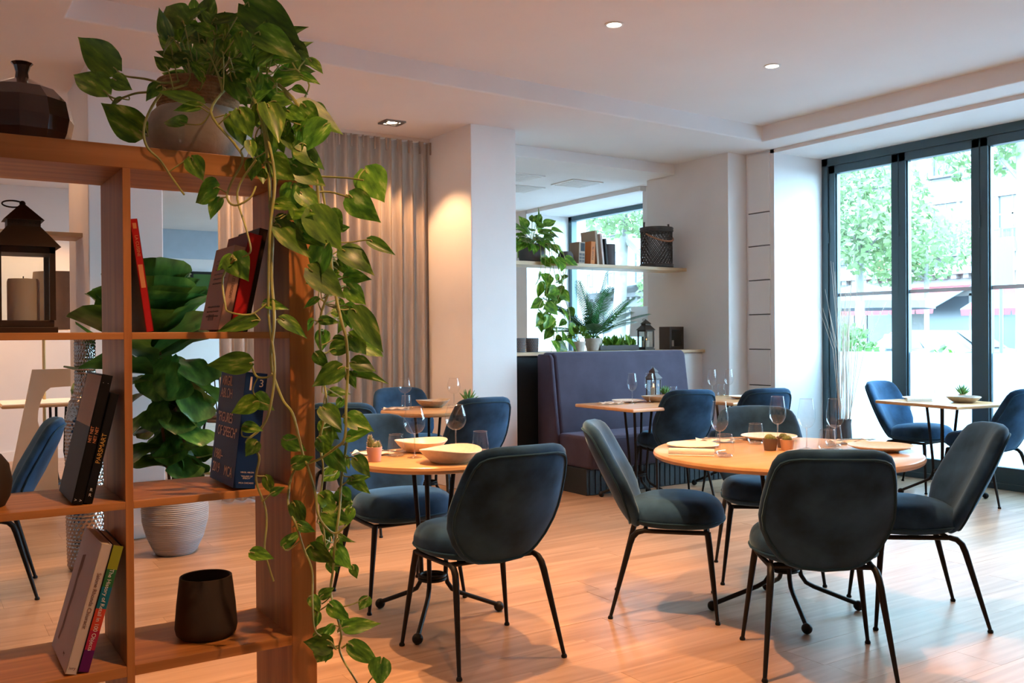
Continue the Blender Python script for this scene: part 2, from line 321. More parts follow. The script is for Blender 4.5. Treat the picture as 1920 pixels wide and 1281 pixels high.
POTHOS_LEAVES = [[0.378,2.166,1.867,-0.594,0.494,0.634,-0.626,-0.78,0.021,0.131,0.78],
[0.355,2.156,1.811,-0.576,0.564,0.592,-0.388,-0.826,0.409,0.113,0.78],
[0.367,2.149,1.843,0.59,-0.624,-0.512,-0.699,-0.712,0.063,0.055,1.0],
[0.382,2.139,1.799,-0.769,0.464,-0.44,-0.631,-0.44,0.638,0.042,1.0],
[0.421,2.113,1.724,-0.826,0.159,0.541,-0.399,-0.843,-0.361,0.104,1.0],
[0.452,2.093,1.827,-0.676,0.307,-0.67,-0.545,-0.82,0.176,0.046,1.0],
[0.52,2.014,1.78,-0.878,0.395,0.271,-0.138,-0.75,0.647,0.097,0.7],
[0.488,2.034,1.737,-0.63,0.682,0.37,-0.395,-0.692,0.604,0.062,1.0],
[0.514,2.005,1.77,-0.969,0.19,-0.157,-0.239,-0.88,0.41,0.055,0.7],
[0.563,1.962,1.751,0.554,0.006,-0.832,0.111,-0.992,0.067,0.074,1.0],
[0.502,2.036,1.667,0.319,-0.398,-0.86,-0.389,-0.883,0.264,0.06,1.0],
[0.549,2.005,1.602,-0.627,0.743,-0.235,-0.777,-0.574,0.257,0.079,1.1],
[0.553,2.003,1.579,-0.478,-0.044,-0.877,-0.67,-0.628,0.396,0.051,1.0],
[0.51,2.117,1.976,-0.402,0.605,0.687,-0.637,-0.724,0.264,0.095,1.0],
[0.478,2.114,1.935,-0.381,-0.194,0.904,-0.802,-0.417,-0.428,0.069,1.0],
[0.478,2.078,1.928,-0.568,0.664,-0.486,-0.808,-0.339,0.482,0.049,1.0],
[0.467,2.084,1.862,-0.718,0.128,0.684,-0.223,-0.974,-0.052,0.039,1.0],
[0.527,2.165,1.999,0.528,-0.52,0.672,-0.838,-0.445,0.315,0.057,1.0],
[0.578,2.133,2.001,0.923,-0.283,0.261,-0.372,-0.83,0.415,0.075,0.6],
[0.624,2.043,2.019,0.742,-0.372,-0.557,-0.366,-0.922,0.127,0.159,0.85],
[0.599,2.0,1.941,0.317,-0.041,-0.948,-0.381,-0.921,-0.087,0.063,0.8],
[0.634,2.001,1.945,0.795,-0.451,-0.406,-0.352,-0.888,0.298,0.107,0.9],
[0.758,2.015,1.913,0.557,-0.429,-0.711,0.036,-0.843,0.537,0.05,1.0],
[0.682,2.005,1.851,0.879,-0.197,0.435,-0.414,-0.768,0.488,0.082,0.8],
[0.735,2.006,1.871,0.588,-0.692,-0.418,-0.583,-0.721,0.375,0.054,0.6],
[0.722,2.014,1.841,0.762,-0.59,-0.266,-0.378,-0.739,0.557,0.035,1.0],
[0.717,1.982,1.797,0.839,-0.228,-0.495,-0.006,-0.912,0.41,0.121,0.8],
[0.775,2.028,1.811,0.884,-0.183,-0.43,-0.056,-0.955,0.291,0.047,1.0],
[0.641,1.947,1.78,0.094,-0.54,-0.837,-0.047,-0.842,0.538,0.099,0.8],
[0.754,1.898,1.742,-0.653,0.366,-0.663,-0.672,-0.683,0.285,0.084,1.1],
[0.719,1.945,1.77,-0.326,0.149,-0.934,-0.712,-0.689,0.138,0.047,1.0],
[0.698,1.933,1.687,0.84,-0.38,-0.387,-0.136,-0.839,0.527,0.071,1.2],
[0.693,1.937,1.654,0.797,-0.31,-0.518,-0.28,-0.95,0.139,0.082,1.0],
[0.635,1.927,1.653,0.817,-0.231,-0.528,-0.284,-0.959,-0.02,0.068,1.0],
[0.843,1.899,1.651,0.268,-0.501,-0.823,-0.594,-0.759,0.268,0.093,1.15],
[0.806,1.899,1.592,0.498,-0.507,-0.703,-0.726,-0.687,-0.019,0.086,1.0],
[0.702,1.93,1.597,0.63,-0.372,-0.682,-0.163,-0.922,0.352,0.063,1.1],
[0.648,1.929,1.565,0.597,-0.792,-0.129,-0.619,-0.557,0.553,0.056,0.9],
[0.716,1.897,1.553,0.571,-0.211,-0.794,-0.129,-0.978,0.167,0.11,1.0],
[0.775,1.942,1.559,0.531,-0.294,-0.795,-0.399,-0.914,0.072,0.05,1.2],
[0.812,1.978,1.525,0.815,-0.548,0.189,-0.568,-0.82,0.073,0.027,1.0],
[0.698,1.92,1.509,0.599,-0.682,-0.418,-0.615,-0.727,0.305,0.073,0.8],
[0.653,1.926,1.522,0.622,-0.303,-0.722,-0.272,-0.948,0.163,0.102,0.7],
[0.798,1.927,1.474,0.631,-0.623,-0.462,-0.32,-0.752,0.576,0.088,0.95],
[0.848,1.895,1.495,0.746,-0.487,-0.454,-0.388,-0.872,0.299,0.069,0.6],
[0.744,1.879,1.479,-0.268,0.455,-0.849,-0.838,-0.545,-0.027,0.09,1.0],
[0.716,1.908,1.428,0.715,-0.279,-0.641,-0.127,-0.953,0.274,0.1,0.9],
[0.814,1.952,1.414,0.706,-0.704,0.081,-0.649,-0.597,0.472,0.059,1.0],
[0.811,1.93,1.392,0.709,-0.202,-0.675,-0.25,-0.968,0.028,0.06,1.0],
[0.823,1.969,1.351,0.673,-0.519,-0.527,-0.254,-0.831,0.495,0.048,0.9],
[0.815,1.903,1.341,0.559,-0.136,-0.818,0.087,-0.971,0.221,0.118,0.75],
[0.822,1.946,1.285,0.708,-0.154,-0.689,-0.127,-0.988,0.09,0.064,1.1],
[0.819,1.923,1.225,0.818,-0.481,-0.316,-0.215,-0.765,0.607,0.058,1.1],
[0.569,1.968,1.456,0.306,-0.478,-0.823,-0.556,-0.791,0.253,0.064,1.3],
[0.57,1.967,1.453,-0.69,0.252,-0.679,-0.6,-0.724,0.341,0.046,0.9],
[0.659,1.932,1.321,0.758,-0.447,-0.475,-0.196,-0.851,0.488,0.068,0.7],
[0.61,1.94,1.317,-0.93,0.276,-0.241,-0.35,-0.864,0.362,0.085,0.6],
[0.627,1.941,1.354,0.726,-0.655,-0.209,-0.61,-0.754,0.244,0.054,0.6],
[0.593,1.927,1.228,-0.903,0.427,-0.045,-0.429,-0.895,0.12,0.091,0.75],
[0.784,1.898,1.215,-0.838,0.118,-0.533,-0.238,-0.958,0.161,0.074,0.9],
[0.815,1.938,1.201,0.273,-0.471,-0.839,-0.384,-0.853,0.354,0.043,0.8],
[0.829,1.94,1.198,0.69,-0.712,-0.128,-0.488,-0.589,0.644,0.082,0.45],
[0.607,1.929,1.146,-0.864,0.311,-0.397,-0.504,-0.571,0.649,0.059,1.3],
[0.609,1.951,1.156,0.533,-0.541,-0.651,-0.684,-0.728,0.045,0.049,1.2],
[0.581,1.945,1.093,0.739,-0.659,-0.139,-0.481,-0.661,0.576,0.045,0.9],
[0.603,1.919,1.062,-0.657,0.103,-0.747,-0.423,-0.87,0.252,0.039,1.2],
[0.663,1.928,1.063,0.791,-0.339,-0.509,-0.462,-0.877,-0.134,0.056,0.9],
[0.675,1.908,1.008,0.693,-0.619,0.371,-0.668,-0.744,0.007,0.045,1.0],
[0.741,1.901,1.129,0.361,-0.675,-0.644,-0.308,-0.738,0.601,0.07,0.9],
[0.804,1.92,1.103,0.604,-0.706,-0.369,-0.535,-0.703,0.47,0.068,0.9],
[0.8,1.911,1.059,0.53,-0.811,0.248,-0.761,-0.324,0.562,0.065,0.8],
[0.744,1.935,1.057,0.635,-0.159,-0.756,-0.087,-0.987,0.135,0.049,1.1],
[0.771,1.941,1.031,0.418,-0.354,-0.837,-0.737,-0.671,-0.084,0.067,1.0],
[0.81,1.892,1.015,0.52,-0.44,-0.731,-0.277,-0.897,0.343,0.055,0.9],
[0.809,1.928,0.958,0.722,-0.655,0.223,-0.659,-0.554,0.508,0.055,0.6],
[0.817,1.923,0.967,0.618,-0.379,-0.689,-0.411,-0.903,0.128,0.056,0.7],
[0.801,1.956,0.937,0.338,-0.456,-0.823,-0.622,-0.765,0.168,0.045,1.3],
[0.757,1.961,0.929,0.684,-0.157,-0.712,0.086,-0.952,0.292,0.06,1.0],
[0.759,1.948,0.892,0.879,-0.224,-0.421,-0.142,-0.966,0.218,0.068,1.0],
[0.623,1.929,0.986,0.4,0.117,-0.909,-0.082,-0.983,-0.163,0.05,0.7],
[0.633,1.923,0.949,0.623,-0.643,0.447,-0.753,-0.648,0.118,0.034,0.8],
[0.679,1.916,0.926,0.419,-0.078,-0.905,-0.165,-0.986,0.008,0.061,0.8],
[0.686,1.911,0.88,0.733,-0.562,-0.382,-0.533,-0.824,0.19,0.043,0.8],
[0.662,1.938,0.831,0.677,-0.39,0.624,-0.512,-0.859,0.018,0.051,0.7],
[0.589,1.926,0.83,0.657,-0.738,-0.157,-0.55,-0.611,0.57,0.054,0.8],
[0.727,1.944,0.823,0.612,-0.431,-0.664,-0.607,-0.793,-0.045,0.067,0.9],
[0.782,1.944,0.812,0.323,-0.676,-0.663,-0.667,-0.659,0.348,0.068,0.8],
[0.723,1.934,0.714,0.333,-0.568,-0.752,-0.2,-0.822,0.533,0.039,1.0],
[0.751,1.952,0.703,0.738,-0.338,0.584,-0.63,-0.653,0.419,0.037,1.0],
[0.765,1.931,0.691,0.471,-0.669,-0.576,-0.672,-0.695,0.257,0.057,0.9],
[0.84,1.894,0.703,-0.383,0.402,-0.831,-0.367,-0.892,-0.262,0.038,1.1],
[0.791,1.913,0.639,0.837,-0.53,0.139,-0.537,-0.746,0.393,0.078,0.65],
[0.753,1.89,0.611,-0.912,0.328,0.245,-0.239,-0.913,0.332,0.062,1.0],
[0.75,1.915,0.605,-0.323,0.331,-0.887,-0.466,-0.871,-0.155,0.051,1.2],
[0.793,1.888,0.609,0.618,-0.592,-0.518,-0.497,-0.804,0.326,0.082,0.7],
[0.843,1.832,0.583,-0.341,-0.222,-0.913,-0.687,-0.604,0.403,0.058,1.3],
[0.604,2.149,1.895,-0.47,-0.057,-0.881,-0.648,-0.655,0.389,0.061,0.723],
[0.582,2.068,1.905,-0.125,0.363,0.923,-0.675,-0.714,0.189,0.055,0.736],
[0.566,2.361,1.926,-0.588,0.764,0.264,-0.467,-0.588,0.66,0.07,0.931],
[0.561,2.336,1.896,-0.919,0.39,0.059,-0.334,-0.849,0.41,0.044,0.816],
[0.659,2.183,1.92,0.746,-0.205,0.633,-0.502,-0.798,0.334,0.048,0.956],
[0.542,2.091,1.848,-0.376,0.337,0.863,0.052,-0.923,0.382,0.041,0.782],
[0.587,2.14,1.986,-0.631,0.089,0.77,0.206,-0.938,0.278,0.057,1.018],
[0.618,2.192,1.99,0.668,-0.59,0.452,-0.699,-0.706,0.112,0.064,1.05],
[0.645,2.249,2.019,0.241,-0.559,0.793,-0.964,-0.231,0.13,0.059,0.761],
[0.635,2.258,1.96,0.017,0.221,0.975,-0.892,-0.437,0.114,0.07,0.929],
[0.671,2.135,1.977,0.163,-0.38,0.91,-0.832,-0.549,-0.081,0.064,1.036],
[0.666,2.011,1.927,-0.096,-0.042,0.995,-0.265,-0.962,-0.066,0.064,0.981],
[0.572,2.268,2.051,-0.004,0.286,0.958,-0.302,-0.914,0.272,0.057,0.709],
[0.559,2.08,1.895,-0.852,0.523,-0.019,-0.45,-0.714,0.537,0.043,1.007],
[0.663,2.138,1.898,0.197,-0.178,0.964,-0.284,-0.952,-0.117,0.043,0.92],
[0.692,2.065,1.989,0.897,-0.195,-0.396,-0.051,-0.937,0.346,0.073,0.866],
[0.542,2.146,1.836,-0.876,0.446,-0.185,-0.483,-0.828,0.285,0.046,0.793],
[0.511,2.093,1.892,-0.803,0.58,0.135,-0.595,-0.788,-0.157,0.048,0.868],
[0.581,2.245,1.887,-0.417,0.606,0.677,-0.349,-0.795,0.497,0.062,0.97],
[0.773,2.204,1.931,0.919,-0.222,0.327,-0.347,-0.848,0.4,0.075,1.019],
[0.546,2.09,1.864,-0.755,0.055,0.654,-0.394,-0.835,-0.384,0.041,0.784],
[0.623,2.019,1.849,0.317,-0.281,-0.906,0.017,-0.953,0.302,0.04,0.761],
[0.654,2.047,1.874,-0.099,0.423,-0.901,-0.655,-0.709,-0.261,0.062,0.801],
[0.62,2.295,1.914,-0.732,0.565,-0.381,-0.674,-0.518,0.527,0.047,1.097],
[0.539,2.159,1.905,-0.721,0.435,0.54,-0.571,-0.814,-0.107,0.053,1.032],
[0.641,2.178,1.932,0.846,-0.332,0.417,-0.469,-0.835,0.287,0.079,0.759],
[0.634,2.237,1.96,-0.638,0.297,-0.71,-0.623,-0.741,0.25,0.077,0.804],
[0.607,2.201,1.912,-0.915,0.234,-0.329,-0.357,-0.851,0.386,0.072,1.012],
[0.631,2.273,1.921,-0.755,0.646,0.114,-0.655,-0.733,-0.183,0.078,1.027],
[0.618,2.138,1.976,-0.753,0.279,-0.596,-0.582,-0.705,0.405,0.06,0.712],
[0.683,2.125,1.925,0.846,-0.431,0.315,-0.531,-0.74,0.414,0.079,1.075],
[0.723,2.026,1.924,0.259,-0.36,-0.896,-0.128,-0.933,0.337,0.053,0.791],
[0.645,2.159,1.895,0.287,-0.444,0.849,-0.881,-0.47,0.052,0.074,0.961],
[0.673,2.28,2.0,-0.457,0.653,0.604,-0.627,-0.718,0.302,0.071,1.013],
[0.657,2.256,2.044,0.737,-0.241,0.631,-0.607,-0.646,0.463,0.056,1.089],
[0.592,2.272,1.916,-0.377,0.044,0.925,-0.494,-0.854,-0.161,0.081,0.768],
[0.686,2.245,1.938,0.16,-0.275,-0.948,-0.912,-0.409,-0.036,0.048,1.092],
[0.57,2.096,1.96,-0.87,0.324,0.372,-0.373,-0.926,-0.065,0.06,0.706],
[0.757,2.214,1.987,-0.521,0.553,0.65,-0.627,-0.765,0.149,0.061,1.03],
[0.623,2.096,1.87,0.663,-0.73,-0.163,-0.599,-0.649,0.468,0.051,0.935],
[0.624,2.166,1.866,-0.514,0.692,-0.507,-0.853,-0.478,0.212,0.054,0.933],
[0.692,2.137,1.979,0.491,-0.527,-0.694,-0.813,-0.563,-0.147,0.078,0.913],
[0.644,2.263,1.966,-0.423,-0.04,0.905,0.005,-0.999,-0.042,0.042,0.769],
[0.522,2.19,1.91,-0.719,0.596,0.358,-0.552,-0.802,0.226,0.062,0.907],
[0.52,2.176,1.956,-0.046,0.044,0.998,-0.416,-0.909,0.021,0.049,1.009],
[0.575,2.344,1.979,-0.185,0.475,0.86,-0.842,-0.528,0.111,0.075,0.877],
[0.574,2.223,1.994,-0.623,0.695,-0.36,-0.776,-0.49,0.397,0.059,0.891],
[0.763,2.233,2.012,0.464,-0.724,0.51,-0.886,-0.383,0.262,0.08,0.804],
[0.52,2.229,1.977,-0.527,0.394,0.753,-0.575,-0.818,0.026,0.045,0.729],
[0.656,2.251,1.938,0.367,-0.707,0.604,-0.91,-0.409,0.073,0.07,1.059],
[0.727,2.263,1.893,0.923,-0.29,-0.251,-0.221,-0.937,0.27,0.081,0.788],
[0.741,2.262,2.001,0.633,-0.139,0.761,-0.638,-0.651,0.412,0.064,1.033],
[0.655,2.101,1.865,0.662,-0.656,0.363,-0.71,-0.392,0.585,0.047,0.989],
[0.673,1.993,1.89,0.931,-0.28,0.235,-0.35,-0.866,0.357,0.055,0.833],
[0.609,2.342,2.038,0.928,-0.224,-0.298,-0.142,-0.952,0.271,0.077,0.742],
[0.612,2.113,1.904,0.647,-0.695,-0.313,-0.581,-0.715,0.389,0.07,0.752],
[0.559,2.357,1.92,-0.948,0.305,0.089,-0.264,-0.913,0.313,0.049,0.928],
[0.638,2.232,1.982,-0.499,0.058,0.865,-0.648,-0.687,-0.328,0.044,0.87],
[0.768,2.201,1.916,0.374,-0.489,0.788,-0.437,-0.842,-0.316,0.046,0.727],
[0.686,2.157,2.0,-0.303,0.375,0.876,-0.182,-0.925,0.333,0.055,1.071],
[0.601,2.085,1.879,0.904,-0.198,0.38,-0.416,-0.616,0.669,0.043,0.72],
[0.67,2.233,1.903,0.562,-0.713,-0.419,-0.453,-0.689,0.566,0.055,0.816],
[0.554,2.069,1.9,-0.758,0.224,0.612,-0.006,-0.942,0.337,0.048,0.993],
[0.622,2.321,1.99,-0.392,0.214,0.895,0.083,-0.96,0.266,0.063,0.743],
[0.664,2.157,2.005,-0.83,0.409,0.38,-0.407,-0.909,0.092,0.056,0.975],
[0.713,2.189,1.963,0.9,-0.308,0.309,-0.421,-0.799,0.429,0.076,0.954],
[0.596,2.275,1.924,-0.863,0.366,0.347,-0.356,-0.93,0.094,0.045,0.802],
[0.676,2.266,1.946,0.86,-0.507,0.059,-0.458,-0.717,0.525,0.078,0.968],
[0.617,2.167,1.886,0.308,-0.524,-0.794,-0.881,-0.473,-0.03,0.047,0.805],
[0.724,2.033,1.945,0.815,-0.187,-0.548,0.043,-0.924,0.379,0.061,1.086],
[0.608,2.191,1.881,-0.914,0.234,-0.331,-0.356,-0.853,0.381,0.06,0.78],
[0.595,2.066,1.906,0.088,-0.523,0.848,-0.441,-0.783,-0.437,0.049,0.86],
[0.646,2.175,1.939,0.566,-0.238,0.789,-0.671,-0.689,0.274,0.064,1.0],
[0.571,2.179,2.011,0.227,-0.082,0.97,-0.337,-0.942,-0.001,0.075,0.83],
[0.698,2.24,1.971,0.419,-0.677,0.605,-0.908,-0.316,0.276,0.044,1.057],
[0.538,2.12,1.978,-0.588,0.771,-0.245,-0.795,-0.494,0.352,0.07,0.91],
[0.55,2.355,1.976,-0.596,0.25,0.763,-0.003,-0.951,0.309,0.067,0.973],
[0.587,2.086,1.954,-0.636,0.771,-0.034,-0.67,-0.531,0.519,0.04,0.844],
[0.733,2.167,1.887,0.32,-0.589,0.742,-0.925,-0.362,0.113,0.067,0.896],
[0.737,2.107,1.937,0.467,-0.672,0.574,-0.883,-0.389,0.264,0.071,0.914],
[0.601,2.119,1.94,-0.174,-0.304,0.936,-0.884,-0.371,-0.285,0.042,0.992],
[0.659,2.155,1.844,0.766,-0.608,-0.208,-0.467,-0.749,0.47,0.08,0.853],
[0.508,2.118,1.894,-0.9,0.295,0.321,-0.148,-0.899,0.412,0.063,0.759],
[0.634,2.195,1.845,0.754,-0.648,-0.109,-0.593,-0.742,0.314,0.053,0.705],
[0.665,2.086,1.903,0.686,-0.223,0.692,-0.66,-0.591,0.464,0.066,0.907],
[0.585,2.332,1.956,-0.584,0.047,-0.81,-0.199,-0.976,0.086,0.047,0.78],
[0.791,2.223,1.994,0.457,-0.637,-0.621,-0.467,-0.765,0.442,0.078,0.88],
[0.603,2.1,1.872,0.383,-0.389,-0.838,-0.414,-0.883,0.22,0.076,0.933],
[0.684,2.144,1.877,0.52,-0.422,-0.742,-0.71,-0.697,-0.101,0.074,1.055],
[0.617,2.18,1.986,0.015,0.23,0.973,-0.45,-0.867,0.212,0.077,0.71],
[0.697,2.082,1.925,0.351,-0.467,0.812,-0.601,-0.777,-0.187,0.045,0.826],
[0.66,2.266,1.97,0.613,-0.358,0.705,-0.512,-0.859,0.01,0.074,0.748],
[0.711,2.089,1.973,0.962,-0.265,-0.071,-0.177,-0.796,0.579,0.055,1.1],
[0.561,2.149,1.955,-0.563,0.673,0.479,-0.651,-0.719,0.245,0.056,0.719],
[0.697,2.057,1.858,0.922,-0.334,0.195,-0.385,-0.829,0.406,0.049,0.904],
[0.733,1.967,1.751,-0.828,0.455,-0.328,-0.561,-0.676,0.478,0.05,0.952],
[0.682,1.935,1.547,0.548,-0.836,0.01,-0.685,-0.442,0.579,0.066,0.993],
[0.652,1.955,1.67,0.522,-0.466,-0.715,-0.555,-0.821,0.13,0.061,1.071],
[0.639,2.022,1.767,0.567,-0.361,-0.741,0.069,-0.875,0.48,0.053,1.091],
[0.681,1.966,1.726,0.347,-0.577,-0.739,-0.517,-0.775,0.363,0.058,0.767],
[0.685,1.949,1.749,-0.16,0.46,-0.873,-0.821,-0.553,-0.14,0.044,1.063],
[0.687,1.935,1.526,0.168,0.208,-0.963,-0.247,-0.937,-0.246,0.051,0.837],
[0.674,2.012,1.779,0.141,-0.488,-0.861,-0.562,-0.756,0.336,0.046,1.0],
[0.708,1.943,1.684,0.518,-0.759,-0.395,-0.383,-0.618,0.686,0.051,0.725],
[0.663,1.997,1.725,-0.236,0.183,-0.954,-0.623,-0.782,0.003,0.069,1.045],
[0.683,1.969,1.738,0.364,-0.072,-0.929,-0.018,-0.997,0.07,0.046,1.082],
[0.74,1.953,1.571,-0.087,-0.407,-0.909,-0.657,-0.662,0.36,0.066,1.058],
[0.689,2.005,1.676,-0.361,0.216,-0.907,-0.856,-0.462,0.23,0.057,1.03],
[0.697,1.934,1.564,0.047,-0.52,-0.853,0.067,-0.85,0.522,0.068,0.909],
[0.714,1.975,1.617,0.522,-0.173,-0.835,-0.363,-0.931,-0.034,0.068,0.883],
[0.651,2.028,1.655,-0.002,-0.423,-0.906,-0.027,-0.906,0.423,0.04,0.958],
[0.649,2.012,1.719,0.148,-0.423,-0.894,-0.571,-0.775,0.271,0.042,0.745],
[0.684,1.95,1.773,0.448,-0.771,-0.452,-0.681,-0.622,0.387,0.054,0.94],
[0.633,2.018,1.797,0.462,-0.587,0.664,-0.88,-0.398,0.261,0.048,1.054],
[0.701,1.978,1.672,0.324,-0.085,-0.942,-0.63,-0.763,-0.147,0.046,0.823],
[0.714,1.933,1.787,0.687,-0.144,-0.712,-0.37,-0.913,-0.173,0.053,0.967],
[0.681,1.966,1.548,-0.148,0.378,-0.914,-0.481,-0.835,-0.268,0.045,0.973],
[0.657,1.966,1.739,0.427,-0.095,-0.899,-0.206,-0.978,0.006,0.062,1.088],
[0.637,2.024,1.718,0.403,0.116,-0.908,0.038,-0.993,-0.11,0.064,0.818],
[0.731,1.934,1.54,0.279,0.177,-0.944,-0.618,-0.719,-0.317,0.053,0.966],
[0.744,1.972,1.546,0.356,-0.675,-0.647,-0.435,-0.732,0.524,0.043,0.757],
[0.669,2.015,1.79,0.936,-0.329,0.127,-0.349,-0.814,0.465,0.04,0.993],
[0.766,1.954,1.532,0.245,-0.6,-0.761,-0.399,-0.778,0.485,0.068,0.999],
[0.659,1.975,1.786,0.661,-0.446,-0.603,-0.593,-0.804,-0.055,0.058,0.768],
[0.655,1.96,1.79,0.822,-0.57,-0.019,-0.528,-0.774,0.35,0.046,1.086],
[0.716,1.946,1.74,-0.142,0.287,-0.947,-0.842,-0.538,-0.037,0.049,0.72],
[0.626,1.998,1.669,-0.133,-0.031,-0.991,-0.435,-0.896,0.087,0.049,1.059],
[0.627,1.972,1.781,-0.057,0.191,-0.98,-0.099,-0.978,-0.185,0.05,0.714],
[0.574,1.931,1.757,0.409,-0.114,-0.905,-0.207,-0.978,0.03,0.064,1.059],
[0.711,1.935,1.702,-0.42,0.518,-0.745,-0.825,-0.56,0.077,0.046,0.987],
[0.666,2.019,1.718,-0.844,0.127,-0.52,-0.484,-0.596,0.641,0.047,0.954],
[0.724,1.983,1.548,0.371,0.1,-0.923,0.258,-0.966,-0.001,0.039,1.082],
[0.716,1.988,1.699,0.868,-0.352,-0.351,-0.353,-0.934,0.064,0.046,0.773],
[0.719,1.958,1.582,-0.127,0.245,-0.961,-0.641,-0.76,-0.109,0.061,0.831],
[0.592,1.918,1.691,0.003,-0.49,-0.871,-0.191,-0.856,0.481,0.047,0.779],
[0.688,1.974,1.595,0.277,0.126,-0.953,-0.446,-0.861,-0.244,0.046,0.83],
[0.707,1.921,1.53,-0.053,0.374,-0.926,0.018,-0.927,-0.375,0.065,0.739],
[0.676,1.97,1.662,0.393,-0.732,-0.557,-0.49,-0.679,0.547,0.06,0.948],
[0.69,1.936,1.611,-0.219,0.227,-0.949,-0.626,-0.778,-0.041,0.061,1.036],
[0.756,1.955,1.318,0.636,-0.77,-0.046,-0.723,-0.616,0.312,0.045,0.724],
[0.839,1.996,1.353,-0.613,0.393,-0.685,-0.734,-0.605,0.309,0.036,0.798],
[0.818,2.103,0.803,-0.036,-0.111,-0.993,-0.628,-0.771,0.109,0.047,1.095],
[0.914,2.124,1.467,-0.616,0.086,-0.783,-0.46,-0.846,0.269,0.048,0.62],
[0.753,1.985,1.318,-0.449,0.614,-0.649,-0.893,-0.312,0.323,0.034,1.065],
[0.915,2.081,1.262,0.71,-0.518,-0.476,-0.34,-0.845,0.412,0.058,1.073],
[0.823,2.02,1.454,0.533,-0.515,-0.671,-0.366,-0.856,0.366,0.048,0.671],
[0.791,1.991,1.382,0.771,-0.637,-0.011,-0.576,-0.705,0.413,0.038,0.606],
[0.782,1.997,1.295,-0.221,-0.138,-0.965,-0.415,-0.883,0.221,0.049,0.998],
[0.851,2.054,1.134,-0.313,0.545,-0.778,-0.715,-0.674,-0.184,0.034,0.92],
[0.823,1.995,1.462,0.309,-0.573,-0.759,-0.578,-0.747,0.328,0.036,0.754],
[0.794,2.048,0.844,0.916,-0.214,-0.338,-0.046,-0.895,0.443,0.041,1.032],
[0.788,1.989,0.825,-0.427,-0.122,-0.896,-0.648,-0.65,0.397,0.041,0.603],
[0.898,2.12,0.86,-0.339,-0.146,-0.929,-0.351,-0.897,0.269,0.046,0.83],
[0.847,2.166,1.422,0.854,-0.488,0.183,-0.519,-0.77,0.37,0.034,0.645],
[0.796,2.01,1.086,0.608,-0.477,-0.635,-0.52,-0.844,0.135,0.041,0.861],
[0.869,2.164,0.838,0.77,-0.201,0.606,-0.45,-0.845,0.291,0.037,0.699],
[0.79,1.948,1.433,-0.839,0.153,-0.521,-0.5,-0.592,0.632,0.055,1.063],
[0.792,1.977,1.252,0.849,-0.495,0.184,-0.528,-0.783,0.329,0.055,0.993],
[0.754,1.955,1.367,-0.808,0.127,-0.575,-0.518,-0.619,0.591,0.041,0.709],
[0.749,1.963,1.245,0.493,-0.397,-0.774,-0.574,-0.817,0.053,0.044,0.962],
[0.789,1.94,0.902,0.905,-0.206,0.371,-0.401,-0.704,0.587,0.032,1.019],
[0.797,2.018,1.444,0.921,-0.357,0.157,-0.382,-0.747,0.545,0.048,0.81],
[0.811,2.046,1.111,0.476,-0.658,-0.584,-0.388,-0.752,0.532,0.044,0.612],
[0.832,2.134,1.077,-0.04,-0.225,-0.973,-0.49,-0.845,0.216,0.047,0.829],
[0.862,2.013,1.402,-0.228,-0.012,-0.973,-0.497,-0.858,0.128,0.045,0.646],
[0.795,1.951,1.215,-0.893,0.328,-0.307,-0.447,-0.583,0.678,0.044,0.967],
[0.822,2.02,0.972,-0.794,0.249,-0.555,-0.465,-0.837,0.289,0.046,1.075],
[0.87,2.123,1.44,-0.862,0.504,-0.049,-0.5,-0.831,0.244,0.058,0.697],
[0.792,1.975,0.837,-0.57,0.664,0.484,-0.56,-0.745,0.362,0.044,0.994],
[0.779,1.982,0.873,0.747,-0.631,-0.209,-0.473,-0.725,0.501,0.033,1.048],
[0.902,2.132,1.336,-0.492,0.184,-0.851,-0.703,-0.661,0.263,0.057,0.704],
[0.82,1.966,1.34,0.141,-0.451,-0.881,-0.567,-0.766,0.302,0.045,0.681],
[0.858,2.117,0.838,-0.217,0.149,-0.965,-0.75,-0.658,0.067,0.053,0.658],
[0.824,2.073,1.147,0.852,-0.511,0.114,-0.445,-0.593,0.671,0.05,0.89],
[0.851,2.006,0.896,-0.761,0.584,-0.281,-0.645,-0.639,0.418,0.035,0.999],
[0.853,2.118,1.343,0.777,-0.503,-0.378,-0.173,-0.748,0.641,0.061,0.821],
[0.796,2.003,1.401,-0.973,0.207,0.104,-0.117,-0.827,0.55,0.051,0.92],
[0.789,1.928,0.844,0.707,-0.113,-0.698,-0.631,-0.546,-0.551,0.046,0.617],
[0.85,2.16,1.432,0.575,-0.813,-0.096,-0.705,-0.552,0.446,0.051,0.666],
[0.827,2.013,1.367,0.065,-0.233,-0.97,-0.216,-0.953,0.214,0.049,0.653],
[0.801,1.984,1.274,0.958,-0.284,-0.038,-0.273,-0.946,0.172,0.037,0.912],
[0.78,1.981,1.192,-0.209,0.505,-0.837,-0.864,-0.497,-0.085,0.035,0.648],
[0.798,2.003,1.075,-0.113,-0.246,-0.963,0.004,-0.969,0.247,0.055,0.606],
[0.798,2.056,1.066,0.593,-0.726,-0.348,-0.455,-0.659,0.599,0.047,1.069],
[0.856,2.044,0.999,0.157,0.257,-0.954,-0.867,-0.426,-0.258,0.039,0.803],
[0.772,1.951,0.778,0.084,-0.287,-0.954,-0.653,-0.739,0.165,0.029,0.875],
[0.77,1.95,0.586,-0.36,-0.206,-0.91,-0.16,-0.947,0.278,0.031,0.853],
[0.8,1.931,0.667,-0.179,0.03,-0.983,-0.662,-0.743,0.098,0.043,0.75],
[0.791,1.939,0.83,-0.018,0.146,-0.989,-0.26,-0.956,-0.136,0.044,0.603],
[0.743,1.968,0.613,0.864,-0.263,0.429,-0.239,-0.965,-0.111,0.042,0.826],
